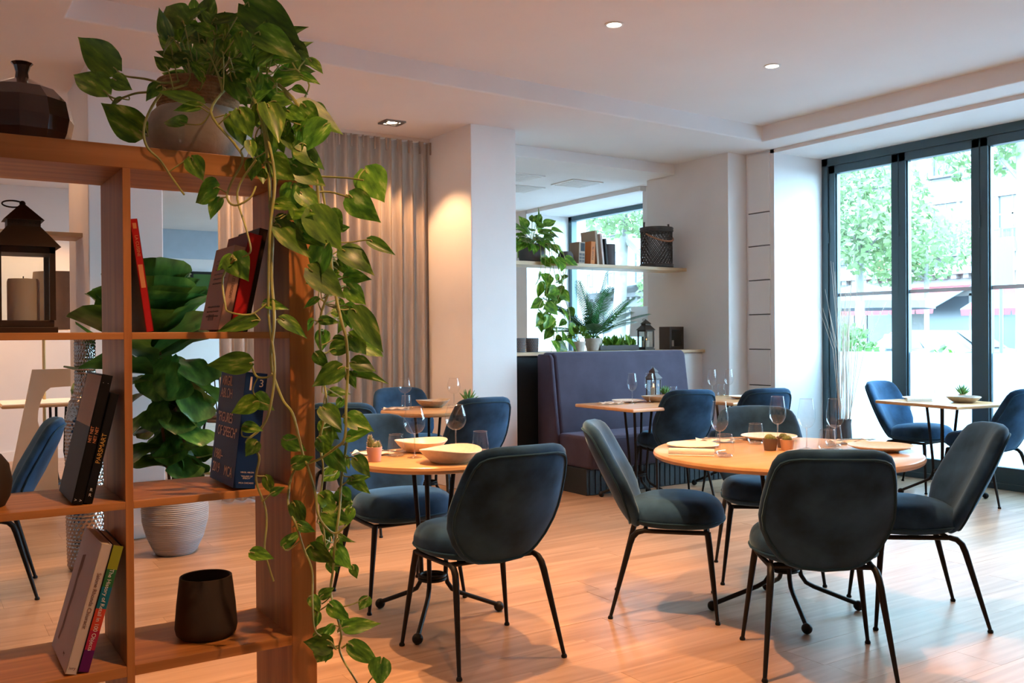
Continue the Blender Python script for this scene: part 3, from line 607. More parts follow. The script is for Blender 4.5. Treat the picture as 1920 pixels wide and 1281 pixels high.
[0.782,1.944,0.781,0.154,-0.179,-0.972,-0.802,-0.597,-0.017,0.03,0.768],
[0.779,1.945,0.638,-0.593,0.286,-0.753,-0.528,-0.844,0.094,0.041,0.733],
[0.748,1.965,0.692,0.08,0.225,-0.971,-0.42,-0.876,-0.237,0.036,0.733],
[0.75,1.963,0.668,-0.107,0.203,-0.973,-0.332,-0.93,-0.158,0.046,0.608],
[0.815,1.922,0.771,0.249,-0.271,-0.93,-0.275,-0.94,0.201,0.032,0.973]]
POTHOS_VINES = [[0.0042,[[0.645,2.136,1.876],[0.629,1.961,1.759],[0.636,1.933,1.658],[0.636,1.92,1.565],[0.646,1.939,1.489],[0.645,1.944,1.409],[0.642,1.919,1.317],[0.636,1.924,1.249],[0.646,1.943,1.203],[0.661,1.925,1.146],[0.671,1.894,1.119],[0.686,1.898,1.067],[0.699,1.91,1.029],[0.7,1.89,1.01]]],
[0.0034,[[0.66,2.126,1.876],[0.635,1.938,1.715],[0.643,1.911,1.61],[0.63,1.906,1.507],[0.633,1.929,1.385],[0.635,1.932,1.317],[0.637,1.904,1.216],[0.627,1.911,1.126],[0.617,1.943,1.085],[0.59,1.952,1.058],[0.606,1.917,1.032],[0.604,1.933,0.979],[0.625,1.939,0.92],[0.622,1.921,0.883],[0.614,1.911,0.836],[0.628,1.925,0.792],[0.638,1.927,0.761]]],
[0.0042,[[0.692,2.106,1.888],[0.72,1.974,1.79],[0.741,1.937,1.668],[0.746,1.92,1.55],[0.771,1.929,1.459],[0.782,1.927,1.383],[0.784,1.898,1.317],[0.794,1.893,1.271],[0.804,1.912,1.2],[0.798,1.908,1.13],[0.787,1.89,1.061],[0.775,1.912,1.037],[0.752,1.947,1.011],[0.721,1.947,1.002]]],
[0.003,[[0.712,2.093,1.876],[0.75,1.99,1.726],[0.773,1.951,1.555],[0.778,1.935,1.412],[0.763,1.969,1.318],[0.769,1.97,1.199],[0.767,1.944,1.129],[0.754,1.953,1.046],[0.768,1.97,0.984],[0.759,1.967,0.901],[0.758,1.942,0.846],[0.766,1.951,0.784]]],
[0.0034,[[0.718,1.939,1.003],[0.738,1.944,0.942],[0.737,1.922,0.893],[0.748,1.903,0.866],[0.773,1.911,0.85],[0.795,1.903,0.866]]],
[0.003,[[0.693,1.92,1.008],[0.683,1.944,0.971],[0.672,1.928,0.917],[0.682,1.909,0.878],[0.703,1.92,0.822],[0.719,1.915,0.775],[0.711,1.893,0.712],[0.715,1.892,0.654],[0.738,1.904,0.63],[0.751,1.886,0.621]]],
[0.0032,[[0.804,1.92,1.046],[0.799,1.94,0.961],[0.787,1.925,0.893],[0.774,1.921,0.824],[0.778,1.943,0.76],[0.775,1.95,0.712],[0.776,1.922,0.671],[0.786,1.917,0.623],[0.79,1.94,0.586],[0.796,1.928,0.559],[0.805,1.898,0.533],[0.822,1.901,0.503]]],
[0.003,[[0.588,2.173,1.889],[0.49,2.111,1.831],[0.446,2.117,1.818],[0.41,2.128,1.812],[0.382,2.172,1.806],[0.366,2.187,1.813]]],
[0.003,[[0.578,2.18,1.896],[0.483,2.128,1.845],[0.429,2.14,1.849],[0.39,2.153,1.853],[0.381,2.184,1.872]]],
[0.0032,[[0.455,2.056,1.813],[0.434,2.087,1.777],[0.415,2.076,1.727],[0.418,2.063,1.686],[0.446,2.07,1.661],[0.466,2.062,1.628],[0.484,2.023,1.584]]],
[0.003,[[0.619,2.153,1.864],[0.532,1.988,1.758],[0.568,1.942,1.686],[0.579,1.922,1.65],[0.566,1.956,1.61],[0.558,1.966,1.577],[0.565,1.935,1.556],[0.592,1.919,1.571],[0.61,1.934,1.599]]],
[0.0026,[[0.61,1.931,1.655],[0.58,1.967,1.59],[0.59,1.938,1.508],[0.594,1.923,1.462],[0.586,1.953,1.451]]],
[0.0026,[[0.57,1.955,1.447],[0.553,1.984,1.409],[0.551,1.962,1.351],[0.555,1.947,1.334],[0.599,1.944,1.329],[0.629,1.93,1.351]]],
[0.0026,[[0.731,1.959,1.636],[0.776,1.948,1.636],[0.804,1.908,1.63],[0.831,1.878,1.623]]],
[0.0026,[[0.738,1.931,1.597],[0.773,1.926,1.599],[0.8,1.886,1.584]]],
[0.0024,[[0.728,2.011,1.883],[0.758,2.009,1.851],[0.731,2.004,1.798]]],
[0.0028,[[0.593,1.927,1.228],[0.607,1.935,1.199],[0.62,1.905,1.196],[0.626,1.889,1.205]]],
[0.0024,[[0.782,1.907,0.597],[0.812,1.905,0.601],[0.844,1.862,0.557],[0.824,1.862,0.525]]]]
# ================================================================== THE ROOM
XW, XI, SOF, TRAY, HEAD = 7.47, 6.736, 3.0, 3.14, 2.965
# ---- floor: a slab under single planks that run along X
fl = MB().box(-4.2, 7.6, -2.7, 16.6, -.12, -.006).build('floor', 'screed', None, False)
struct(fl, 'warm oak plank floor across the whole restaurant', 'floor')
PW, PL = .19, 1.25
pm = MB().box(.0004, PL-.0004, .0004, PW-.0004, -.008, 0).mesh('plank', 'plank', False)
rest = MB()
row = 0; y = -2.6; n_single = 0
while y < 16.5:
    x = -4.2 - random.random()*PL
    while x < 7.5:
        if 1.7 < y < 7.2 and x+PL > .25*y-.6 and x < 7.4 and x < 1.55*y+2.3:
            o = bpy.data.objects.new('plank', pm); COL.objects.link(o); o.parent = fl; o.location = (x, y, random.uniform(-.0004, .0004)); n_single += 1
        else: rest.box(max(x, -4.2)+.0004, min(x+PL, 7.55)-.0004, y+.0004, y+PW-.0004, -.008, 0)
        x += PL
    y += PW
r_ = rest.build('far_planks', 'plank', fl, False); r_['kind'] = 'stuff'

# ---- ceilings
ce = bpy.data.objects.new('ceiling', None); COL.objects.link(ce)
struct(ce, 'white ceiling with a raised tray over the dining room', 'ceiling')
m = MB(); T0, T1, TL, TR_ = 5.47, 5.74, .70, 6.395
m.prism([(-4.2, -2.7), (TL, -2.7), (TL, T0), (TR_, T1), (TR_, -2.7), (7.6, -2.7), (7.6, 6.98), (4.23, 6.98), (4.23, 7.47), (-4.2, 7.47)], SOF, 3.45)
m.build('soffit', 'ceil', ce, False, bevel=.012, seg=3)
MB().box(TL-.02, TR_+.02, -2.7, T1+.02, TRAY, 3.45).build('tray', 'ceil', ce, False)
MB().box(-4.2, 7.6, 7.46, 14.5, 2.9, 3.45).box(4.2, 7.6, 6.975, 7.47, 2.9, 3.45).build('rear_ceiling', 'ceil', ce, False)
for k, (vx, vy) in enumerate(((5.95, 7.9), (5.62, 8.5), (5.2, 7.9))):
    vg = MB().box(vx-.2, vx+.2, vy-.2, vy+.2, 2.889, 2.901).build('vent_panel', 'trimw', ce, False)
    for i in range(9): MB().box(vx-.17, vx+.17, vy-.168+i*.04, vy-.15+i*.04, 2.884, 2.8895).build('vent_slat', 'trimw', vg, False)

# ---- solid walls
def wall(name, label, *boxes, material='paint', bevel=0.):
    w = MB()
    for b in boxes: w.box(*b)
    return struct(w.build(name, material, None, False, bevel=bevel), label)
wall('wall_left', 'plain white side wall left of the dining room', (-4.4, -4.1, -2.7, 16.6, 0, 3.4))
wall('wall_front', 'plain white wall behind the viewer', (-4.2, 7.6, -2.9, -2.6, 0, 3.4))
wall('wall_far', 'white far wall of the rear room', (-4.2, 7.6, 14.3, 14.6, 0, 2.47))
wall('wall_far_band', 'blue grey band along the top of the far wall', (-4.2, 7.6, 14.28, 14.6, 2.47, 3.2), material='bluewall')
wall('wall_back', 'white partition wall behind the reading lamp', (-4.2, 1.75, 11.0, 11.15, 0, 3.2))
wall('wall_pillar_middle', 'broad white pillar between curtain and bench opening', (3.80, 4.235, 6.47, 7.26, 0, 3.05), bevel=.006)
wall('wall_pillar_left', 'white pillar behind the fiddle leaf fig', (.92, 1.365, 6.27, 7.12, 0, 3.05), bevel=.006)
wall('wall_pilaster', 'white pilaster carrying the wooden wall shelves', (6.49, 6.80, 6.245, 7.40, 0, 3.05), bevel=.006)
wall('wall_right', 'white wall pier and deep reveal beside the tall window',
     (XI, 7.62, 5.903, 7.75, 0, 3.2), (XI, 7.62, -2.7, 1.28, 0, 3.2), (XI, 7.62, 1.2, 5.95, HEAD, 3.2),
     (6.66, 7.62, 9.93, 11.0, 0, 3.2), (6.66, 7.62, 14.0, 14.6, 0, 3.2), (6.66, 7.62, 7.7, 9.95, 2.85, 3.2), (6.66, 7.62, 7.7, 9.95, 0, .12), (6.66, 7.62, 10.9, 14.1, 2.85, 3.2), (6.66, 7.62, 10.9, 14.1, 0, .12))
wall('wall_half_left', 'black low wall end between pillar and bench', (4.23, 4.62, 6.60, 6.75, 0, 1.10), material='plinth')
wall('wall_half_right', 'white low wall behind the bench under the lower shelf', (4.62, 6.49, 6.60, 6.75, 0, 1.10))
bs = MB().box(.905, 1.38, 6.255, 6.27, 0, .09).box(.905, .92, 6.255, 7.12, 0, .09).build('baseboard_pillar', 'panel', None, False, bevel=.003)
struct(bs, 'low white skirting round the left pillar', 'baseboard')
bs = MB().box(-4.1, 1.75, 10.98, 11.0, 0, .1).build('baseboard_back', 'panel', None, False); struct(bs, 'low white skirting along the partition wall', 'baseboard')
# panelled strip between pilaster and window reveal
tp = bpy.data.objects.new('trim_1', None); COL.objects.link(tp); struct(tp, 'white panelled strip with fine horizontal joints beside the window', 'panelling')
zz = [.02, .47, .794, 1.134, 1.464, 1.788, 2.112, 2.426, 2.98]
for a, b in zip(zz[:-1], zz[1:]): MB().box(XI-.014, XI+.01, 5.95, 6.22, a+.006, b-.006).build('panel', 'panel', tp, False, bevel=.002)
for z in zz[1:-1]: MB().box(XI-.004, XI+.002, 5.955, 6.215, z-.004, z+.004).build('joint', 'bk_grey', tp, False)

# ---- tall folding window of the dining room
win = bpy.data.objects.new('window_1', None); COL.objects.link(win); struct(win, 'tall slate framed folding window wall with frosted lower panes', 'window')
m = MB(); m.box(XW-.06, XW+.06, 5.835, 5.903, 0, HEAD); m.box(XW-.06, XW+.06, 1.28, 5.903, HEAD-.075, HEAD); m.box(XW-.06, XW+.06, 1.28, 5.903, 0, .05); m.box(XW-.06, XW+.06, 1.25, 1.32, 0, HEAD)
m.build('outer_frame', 'frame', win, False, bevel=.004)
yb = 5.835; P = .7525
for k in range(6):
    y1 = yb - k*P - .003; y0 = y1 - P + .006
    z0, z1 = .05, HEAD-.078
    m = MB(); s = .068
    m.box(XW-.045, XW+.03, y0, y0+s, z0, z1); m.box(XW-.045, XW+.03, y1-s, y1, z0, z1); m.box(XW-.045, XW+.03, y0, y1, z1-.075, z1); m.box(XW-.045, XW+.03, y0, y1, z0, z0+.13)
    for yy in (y0+s, y1-s-.014): m.box(XW-.03, XW+.02, yy, yy+.014, z0+.13, z1-.075)
    sash = m.build('sash', 'frame', win, False, bevel=.004)
    MB().box(XW-.004, XW+.004, y0+s, y1-s, z0+.12, z1-.07).build('pane', 'pane', sash, False)
    MB().box(XW-.0065, XW-.0045, y0+s, y1-s, z0+.12, 1.107).build('frosted_film', 'frost', sash, False)
    st = MB(); st.box(XW-.0065, XW-.0045, y0+s, y1-s, 1.632, 1.664); st.build('stripe', 'decal', sash, False)
    for zz_ in (.7, 2.2): MB().tube([(XW-.05, y1, zz_-.05), (XW-.05, y1, zz_+.05)], .009, 8).build('hinge', 'frame', sash)
# ---- rear window
X2 = 7.38
def fixed_window(name, label, y0, y1, bars):
    w = bpy.data.objects.new(name, None); COL.objects.link(w); struct(w, label, 'window'); m = MB()
    for b in ((y0, y0+.07, .12, 2.86), (y1-.07, y1, .12, 2.86), (y0, y1, .12, .19), (y0, y1, 2.79, 2.86)): m.box(X2-.05, X2+.04, *b)
    for yb_ in bars: m.box(X2-.05, X2+.04, yb_-.04, yb_+.04, .12, 2.86)
    m.build('frame', 'frame', w, False, bevel=.004); e = [y0+.07] + [q for yb_ in bars for q in (yb_-.04, yb_+.04)] + [y1-.07]
    for a, b in zip(e[::2], e[1::2]): MB().box(X2-.004, X2+.004, a, b, .19, 2.79).build('pane', 'pane', w, False)
fixed_window('window_2', 'slate framed fixed window behind the wooden shelves', 7.72, 9.93, [])
fixed_window('rear_fill_window', 'added slate framed window that lets daylight into the rear room', 10.98, 14.02, [12.0, 13.0])  # second one is an unseen opening added to brighten the rear room

# ================================================================== THE STREET
st = MB().box(7.62, 70, -30, 90, -.3, -.12).build('street_ground', 'asphalt', None, False); struct(st, 'pale sunlit street paving outside the windows', 'street')
def facade(name, label, X, y0, y1, material, floors, h0=3.9, fh=3.1, bay=2.6, shop=True, seed=1):
    t = thing(name, label, 'building', (X, y0, -.12)); L = y1-y0
    zt = h0 + floors*fh
    MB().box(0, 8, 0, L, 0, zt).build('wall', material, t, False)
    MB().box(-.45, .1, -.1, L+.1, h0-.25, h0).build('cornice', material, t, False)
    for k in range(int(L/.5)): MB().box(-.3, .05, .1+k*.5, .32+k*.5, h0-.42, h0-.25).build('bracket', material, t, False)
    MB().box(-.35, .1, -.1, L+.1, zt-.2, zt+.15).build('parapet', material, t, False)
    roof = MB(); roof.add([(0, 0, zt), (0, L, zt), (2.2, L, zt+2.6), (2.2, 0, zt+2.6), (8, 0, zt+2.6), (8, L, zt+2.6), (8, 0, zt), (8, L, zt)], [(0, 1, 2, 3), (3, 2, 5, 4), (4, 5, 7, 6), (0, 3, 4, 6), (1, 7, 5, 2)]); roof.build('roof', 'zinc', t, False)
    nb = int(L/bay)
    for f in range(floors):
        for b in range(nb):
            yc = (b+.5)*L/nb; z = h0 + f*fh + .55
            w = MB(); w.box(-.1, .02, yc-.62, yc-.5, z-.1, z+2.0); w.box(-.1, .02, yc+.5, yc+.62, z-.1, z+2.0); w.box(-.14, .02, yc-.7, yc+.7, z+2.0, z+2.14)
            w.box(-.03, .0, yc-.03, yc+.03, z, z+2.0); w.box(-.03, .0, yc-.5, yc+.5, z+1.3, z+1.36)
            wo = w.build('window', material, t, False)
            MB().box(-.02, -.01, yc-.5, yc+.5, z, z+2.0).build('pane', 'darkpane', wo, False)
            rl = MB(); rl.tube([(-.3, yc-.65, z+.75), (-.3, yc+.65, z+.75)], .03, 6)
            for q in range(8): rl.tube([(-.3, yc-.6+q*.17, z), (-.3, yc-.6+q*.17, z+.75)], .014, 5)
            rl.box(-.34, 0, yc-.7, yc+.7, z-.1, z); rl.build('railing', 'zinc', wo, False)
    for b in range(nb):
        yc = (b+.5)*L/nb
        w = MB(); w.box(-.06, .02, yc-1.05, yc-.95, 0, 2.9); w.box(-.06, .02, yc+.95, yc+1.05, 0, 2.9); w.box(-.06, .02, yc-1.05, yc+1.05, 2.8, 2.95)
        wo = w.build('shop_window', material, t, False); MB().box(-.02, -.01, yc-.95, yc+.95, .3, 2.8).build('pane', 'darkpane', wo, False)
    return t
facade('apartment_building', 'pale stone apartment block with iron balconies across the street', 34., 12., 33., 'facade', 4, seed=2)
facade('corner_building', 'cream rendered block seen through the rear window', 36., 35., 56., 'facade2', 4, seed=3)
def awning(loc, w, d, label, material='awning', drop=.5):
    t = thing('awning', label, 'awning', loc, 0, None)
    m = MB(); m.grid(lambda u, v: (-d*u, w*(v-.5), -drop*u), 2, 10); c = m.build('canopy', material, t, False)
    v = MB()
    for k in range(max(3, int(w/.35))):
        a = -w/2 + k*w/max(3, int(w/.35)); b = a + w/max(3, int(w/.35)); v.add([(-d, a, -drop), (-d, b, -drop), (-d, b-.04, -drop-.22), (-d, a+.04, -drop-.22)], [(0, 1, 2, 3)])
    v.build('valance', material, t, False)
    MB().tube([(0, -w/2, 0), (-d, -w/2, -drop)], .025, 6).build('arm', 'zinc', t); MB().tube([(0, w/2, 0), (-d, w/2, -drop)], .025, 6).build('arm', 'zinc', t)
    return t
awning((33.9, 22.6, 3.1), 5.2, 2.6, 'wide red shop awning across the street', drop=.9)
awning((33.9, 16.9, 3.0), 4.4, 2.4, 'red shop awning nearest the right edge of the window', drop=.9)
for k, (yy, lb) in enumerate(((23.6, 'leftmost small red window awning above the cornice'), (22.9, 'middle small red window awning above the cornice'), (21.7, 'right small red window awning above the cornice'))):
    awning((33.6, yy, 4.35), .55 if k != 2 else .8, .5, lb, drop=.35)
awning((35.9, 44.0, 4.3), 7.0, 3.0, 'grey slatted canopy seen through the rear window', 'awngrey', .4)
def leafcloud(mb, c, rad, n, size, rng):
    for _ in range(n):
        while True:
            p = Vector((rng.uniform(-1, 1), rng.uniform(-1, 1), rng.uniform(-1, 1)))
            if p.length < 1 and p.length > .35: break
        q = Vector(c) + Vector((p.x*rad[0], p.y*rad[1], p.z*rad[2])); s_ = size*rng.uniform(.6, 1.3)
        a = Vector((rng.gauss(0, 1), rng.gauss(0, 1), rng.gauss(0, 1))).normalized(); b = a.orthogonal().normalized()
        mb.add([q-a*s_, q+b*s_*.7, q+a*s_, q-b*s_*.7], [(0, 1, 2, 3)])
def street_tree(loc, label, trunk, clouds, size, lean=0., seed=0, tr=.16):
    rng = random.Random(seed); t = thing('street_tree', label, 'tree', loc, 0, 'trees along the street')
    MB().tube([(0, 0, -.05), (lean*.3, 0, trunk*.4), (lean, lean*.4, trunk), (lean*1.1, lean*.5, trunk+1.6)], [tr*1.25, tr, tr*.8, tr*.3], 10).build('trunk', 'trunk', t)
    br = MB()
    for c, rad, n in clouds: br.tube([(lean, lean*.4, trunk*.92), (c[0]*.5+lean*.5, c[1]*.5, (trunk+c[2])*.5), c], [tr*.5, tr*.3, tr*.1], 6)
    br.build('branches', 'trunk', t); lf = MB()
    for c, rad, n in clouds: leafcloud(lf, c, rad, int(n*2.4), size*.66, rng)
    f = lf.build('foliage', 'streetleaf', t, False); f['kind'] = 'stuff'
street_tree((16.5, 12.2, -.12), 'plane tree with a broad leafy crown outside the left window pane', 3.0, [((0, .3, 4.1), (1.7, 1.7, 1.3), 900), ((-.6, -.9, 3.3), (1.3, 1.2, .8), 420), ((.6, 1.4, 5.0), (1.6, 1.4, 1.1), 500)], .13, seed=1, tr=.1)
street_tree((25.0, 16.2, -.12), 'slim young tree in front of the red awnings', 3.2, [((0, 0, 4.0), (1.5, 1.6, 1.1), 520), ((0, 1.2, 3.5), (1.1, 1.2, .7), 260)], .15, seed=2, tr=.08)
street_tree((17.5, 9.4, -.12), 'tree whose leaves hang into the top right of the window', 4.6, [((0, 0, 5.6), (1.5, 1.4, .9), 420), ((.3, 1.0, 5.0), (1.0, .9, .6), 200)], .13, seed=3, tr=.1)
street_tree((19.0, 23.2, -.12), 'pale barked leaning plane tree outside the rear window', 5.0, [((.5, .6, 6.2), (2.4, 2.4, 1.5), 900), ((-.8, -1.4, 5.2), (1.6, 1.6, .9), 420), ((.6, -1.6, 2.6), (.9, .8, 1.0), 260)], .16, lean=.5, seed=4, tr=.22)
lp = thing('lamp_post', 'thick grey lamp post outside the rear window', 'lamp post', (10.2, 11.05, -.12))
MB().lathe([(.16, 0), (.16, .5), (.11, .7), (.085, 1.0), (.08, 5.6), (.1, 5.7), (.02, 5.8)], 16).build('pole', 'pole', lp); MB().tube([(0, 0, 5.5), (.4, 0, 6.0), (1.2, 0, 6.1)], .04, 8).build('arm', 'pole', lp)
MB().box(1.0, 1.6, -.12, .12, 6.02, 6.12).build('lamp_head', 'pole', lp, False, bevel=.02)
def planter(loc, label, w, h, n, seed):
    rng = random.Random(seed); t = thing('hedge_planter', label, 'planter', loc)
    m = MB(); m.box(-.25, .25, -w/2, w/2, 0, .5); m.build('trough', 'zinc', t, False, bevel=.01)
    lf = MB(); leafcloud(lf, (0, 0, .5+h*.45), (.3, w/2, h*.6), n, .05, rng); f = lf.build('foliage', 'hedge', t, False); f['kind'] = 'stuff'
planter((9.35, 7.05, -.12), 'bright green bush in a zinc trough outside the left pane', .75, 1.0, 900, 5)
planter((9.3, 5.85, -.12), 'low green bush in a trough outside the middle pane', .5, .72, 420, 6)
def car(loc, rz, label):
    t = thing('parked_car', label, 'car', loc, rz)
    prof = [(-2.1, .35), (-2.15, .75), (-1.9, .95), (-1.2, 1.02), (-.6, 1.45), (.9, 1.47), (1.6, 1.05), (2.1, .95), (2.15, .4)]
    def sec(xs, zs, hw): return [(xs, -hw, zs), (xs, hw, zs)]
    m = MB(); n = len(prof)
    for sgn, hw in ((-1, .85), (1, .85)): m.add([(x, sgn*(hw if z < 1.05 else hw*.8), z) for x, z in prof], [tuple(range(n))])
    vs = [(x, sg*(.85 if z < 1.05 else .68), z) for x, z in prof for sg in (-1, 1)]
    m.add(vs, [(2*i, 2*i+1, 2*i+3, 2*i+2) for i in range(n-1)] + [(2*n-2, 2*n-1, 1, 0)])
    m.build('body', 'carpaint', t, False, bevel=.05)
    for (a, b) in ((-1.0, -.05), (.05, 1.2)):
        for sg in (-1, 1): MB().add([(a, sg*.80, 1.03), (b, sg*.80, 1.03), (b-.1, sg*.70, 1.38), (a+.25, sg*.70, 1.38)], [(0, 1, 2, 3)]).build('side_window', 'darkpane', t, False)
    MB().add([(-1.22, -.7, 1.05), (-1.22, .7, 1.05), (-.66, .6, 1.42), (-.66, -.6, 1.42)], [(0, 1, 2, 3)]).build('windscreen', 'darkpane', t, False)
    for x in (-1.35, 1.35):
        for sg in (-1, 1):
            mt = Matrix.Translation((x, sg*.78, .32)) @ Matrix.Rotation(PI/2, 4, 'X')
            MB().lathe([(.0, -.1), (.28, -.1), (.32, -.06), (.32, .06), (.28, .1), (.0, .1)], 18, m=mt).build('wheel', 'tyre', t)
car((21.0, 13.2, -.12), R(95), 'silver blue parked car beyond the middle window pane')
car((23.2, 8.0, -.12), R(88), 'silver car parked beyond the right window pane')
ps = thing('street_parasol', 'pale grey cafe parasol outside the left pane', 'parasol', (22.0, 16.2, -.12))
MB().tube([(0, 0, 0), (0, 0, 2.7)], .03, 8).build('pole', 'zinc', ps)
m = MB(); m.lathe([(1.9, 2.05), (1.9, 2.25), (.9, 2.55), (.0, 2.8)], 8); m.build('canopy', 'awngrey', ps, False)
sg = thing('street_sign', 'grey hanging sign board outside the right pane', 'sign', (14.0, 7.83, -.12))
MB().tube([(0, 0, 0), (0, 0, 3.0)], .03, 8).build('post', 'pole', sg); MB().box(-.03, .03, -.2, .2, 2.1, 2.85).build('board', 'awngrey', sg, False, bevel=.01)
# ================================================================== CHAIRS
def interp(tab, x):
    for (a, b), (c, d) in zip(tab[:-1], tab[1:]):
        if x <= c: return b + (d-b)*(x-a)/(c-a)
    return tab[-1][1]
BACK_HW = [(0, .0), (.012, .09), (.04, .135), (.10, .170), (.2, .206), (.34, .236), (.46, .245), (.6, .240), (.78, .226), (.89, .212), (.945, .196), (.975, .170), (.992, .13), (1.0, .0)]
QL = .52
def back3d(a, b, off, rho):
    q = b + .25
    y = -.125 - .60*q + .26*q*q + 1.45*a*a; z = .385 + .935*q
    n = Vector((-2.9*a, 1, .42)).normalized()
    return Vector((a, y, z)) + n*off
def make_chair():
    t = thing('dining_chair', 'x', 'chair', group='petrol blue velvet dining chairs')
    vs = [0, .012, .04, .07, .1, .15, .2, .27, .34, .4, .46, .53, .6, .69, .78, .84, .89, .92, .945, .962, .975, .985, .992, .998]
    right = [(interp(BACK_HW, v), v*QL-.25) for v in vs]; out = right + [(-a, b) for a, b in reversed(right[1:])]
    bk = pillow(out, back3d, .042, .030, .30, 18).build('backrest', 'velvet', t)
    path = [back3d(a*.905, (b-.01)*.905+.01, -.0245, 0) for a, b in out]
    MB().tube(path, .0055, 6, closed=True).build('piping', 'pipe', bk)
    # seat
    so = []
    for k in range(40):
        a = 2*PI*k/40; c_, s_ = math.cos(a), math.sin(a)
        x = .235*math.copysign(abs(c_)**.72, c_); y = .225*math.copysign(abs(s_)**.72, s_)
        so.append((x*(1.03 if y > 0 else 1-.22*(abs(y)/.225)**2), y))
    st_ = pillow(so, lambda a, b, off, rho: Vector((a, b+.055, .448+off-(.012 if off > 0 else 0)*((b/.2)**2))), .082, .052, .27, 18).build('seat', 'velvet', t)
    MB().tube([(a*1.003, b*1.003+.055, .432) for a, b in so], .0045, 6, closed=True).build('piping', 'pipe', st_)
    # steel frame
    f = MB()
    for s in (-1, 1): f.tube([(s*.205, .20, .392), (s*.2, .05, .392), (s*.19, -.09, .392)], .0105, 8)
    f.tube([(-.205, .19, .392), (.205, .19, .392)], .0105, 8); f.tube([(-.19, -.08, .392), (.19, -.08, .392)], .0105, 8); f.build('seat_frame', 'black', t)
    for s in (-1, 1):
        lg = MB().tube([(s*.203, .195, .396), (s*.212, .204, .33), (s*.252, .235, .014)], [.0145, .0135, .0078], 10).build('leg', 'black', t)
        MB().lathe([(0, 0), (.011, 0), (.0125, .006), (.009, .014), (0, .016)], 10, (s*.253, .236, 0)).build('glide', 'black', lg)
        lg = MB().tube([(s*.19, -.085, .393), (s*.193, -.115, .386), (s*.196, -.136, .366), (s*.200, -.148, .335), (s*.235, -.235, .014)], [.0115, .013, .0138, .0138, .0078], 10).build('leg', 'black', t)
        MB().lathe([(0, 0), (.011, 0), (.0125, .006), (.009, .014), (0, .016)], 10, (s*.2355, -.2365, 0)).build('glide', 'black', lg)
    return t
chair0 = make_chair(); used_c = []
for x, y, fx, fy, lb in [
    (1.93, 3.215, .03, 1, 'blue velvet chair with its back to us at the small front table'),
    (2.00, 4.16, 0, -1, 'blue velvet chair facing us behind the small front round table'),
    (2.96, 3.27, .73, -.68, 'blue velvet chair in side view left of the large round table'),
    (2.945, 2.38, .63, .77, 'dark velvet chair with its back to us in front of large round table'),
    (3.81, 2.53, -.76, .65, 'dark velvet chair in profile at right of the large round table'),
    (3.80, 3.40, -.63, -.77, 'dark velvet chair facing us on the far side of large round table'),
    (4.95, 5.36, .30, .95, 'blue velvet chair pushed up to the left bench table'),
    (5.50, 5.12, .25, .97, 'blue velvet chair pushed up to the right bench table'),
    (6.95, 4.62, .08, -1, 'bright petrol chair by the window facing right'),
    (6.84, 3.93, .05, 1, 'petrol chair cut off by the right edge of the picture'),
    (3.22, 6.42, -.15, -1, 'grey blue chair facing us in front of the curtain'),
    (3.22, 5.62, .02, 1, 'blue chair with its back to us beside the white pillar'),
    (2.42, 5.72, .55, .83, 'blue chair half hidden behind the hanging vines'),
    (.28, 5.33, -1, .08, 'blue velvet chair behind the bookshelf at far left')]:
    l_ = math.hypot(fx, fy); clone(chair0, used_c, (x, y, 0), face(fx/l_, fy/l_), lb)

# ================================================================== TABLES
def table_base(t, n, a0, foot, h, top_r=.11):
    for k in range(n):
        a = a0 + 2*PI*k/n; c_, s_ = math.cos(a), math.sin(a)
        prof = [(top_r, h-.002), (.085, h*.66), (.066, .26), (.064, .205), (.072, .165), (.094, .132), (.13, .112), (foot-.01, .034)]
        lg = MB().tube([(r*c_, r*s_, z) for r, z in prof], .0105, 10).build('leg', 'black', t)
        MB().ball((foot*c_, foot*s_, .0235), .0235, 14).build('ball_foot', 'black', lg)
    rg = MB(); rg.tube([(.058*math.cos(2*PI*k/24), .058*math.sin(2*PI*k/24), .205) for k in range(24)], .0075, 8, closed=True)
    rg.tube([(.058*math.cos(2*PI*k/24), .058*math.sin(2*PI*k/24), .190) for k in range(24)], .0075, 8, closed=True); rg.build('ring', 'black', t)
    pl = MB(); pl.lathe([(0, h-.008), (top_r+.03, h-.008), (top_r+.03, h), (0, h)], 24); pl.build('mounting_plate', 'black', t)
def round_table(loc, r, label, n, a0, foot, h=.74, th=.032):
    t = thing('round_table', label, 'table', loc)
    MB().lathe([(0, h-th), (r-.012, h-th), (r-.004, h-th+.005), (r, h-th*.5), (r-.004, h-.005), (r-.012, h), (0, h)], 72).build('tabletop', 'table', t)
    table_base(t, n, a0, foot, h-th); return t
def square_table(loc, rz, w, d, label, a0=PI/4, h=.74, th=.026, n=4, top='table'):
    t = thing('square_table', label, 'table', loc, rz)
    MB().box(-w/2, w/2, -d/2, d/2, h-th, h).build('tabletop', top, t, False, bevel=.008, seg=3)
    table_base(t, n, a0, .30, h-th); return t
round_table((3.37, 2.90, 0), .60, 'large round wooden table with cactus pots in the foreground', 4, math.atan2(-.28, -.19), .335)
round_table((1.95, 3.69, 0), .355, 'small round wooden table at front left with two balloon glasses', 3, math.atan2(-.26, -.21), .325)
round_table((3.19, 6.08, 0), .35, 'small round wooden table near the curtain', 3, -2.0, .32)
square_table((4.72, 5.50, 0), 0, .70, .70, 'rectangular wooden table at the left end of the bench', .6)
square_table((5.72, 5.50, 0), 0, .66, .70, 'rectangular wooden table at the right end of the bench', .6)
square_table((6.74, 4.24, 0), R(-9), .60, .78, 'small rectangular wooden table against the tall window', .75)

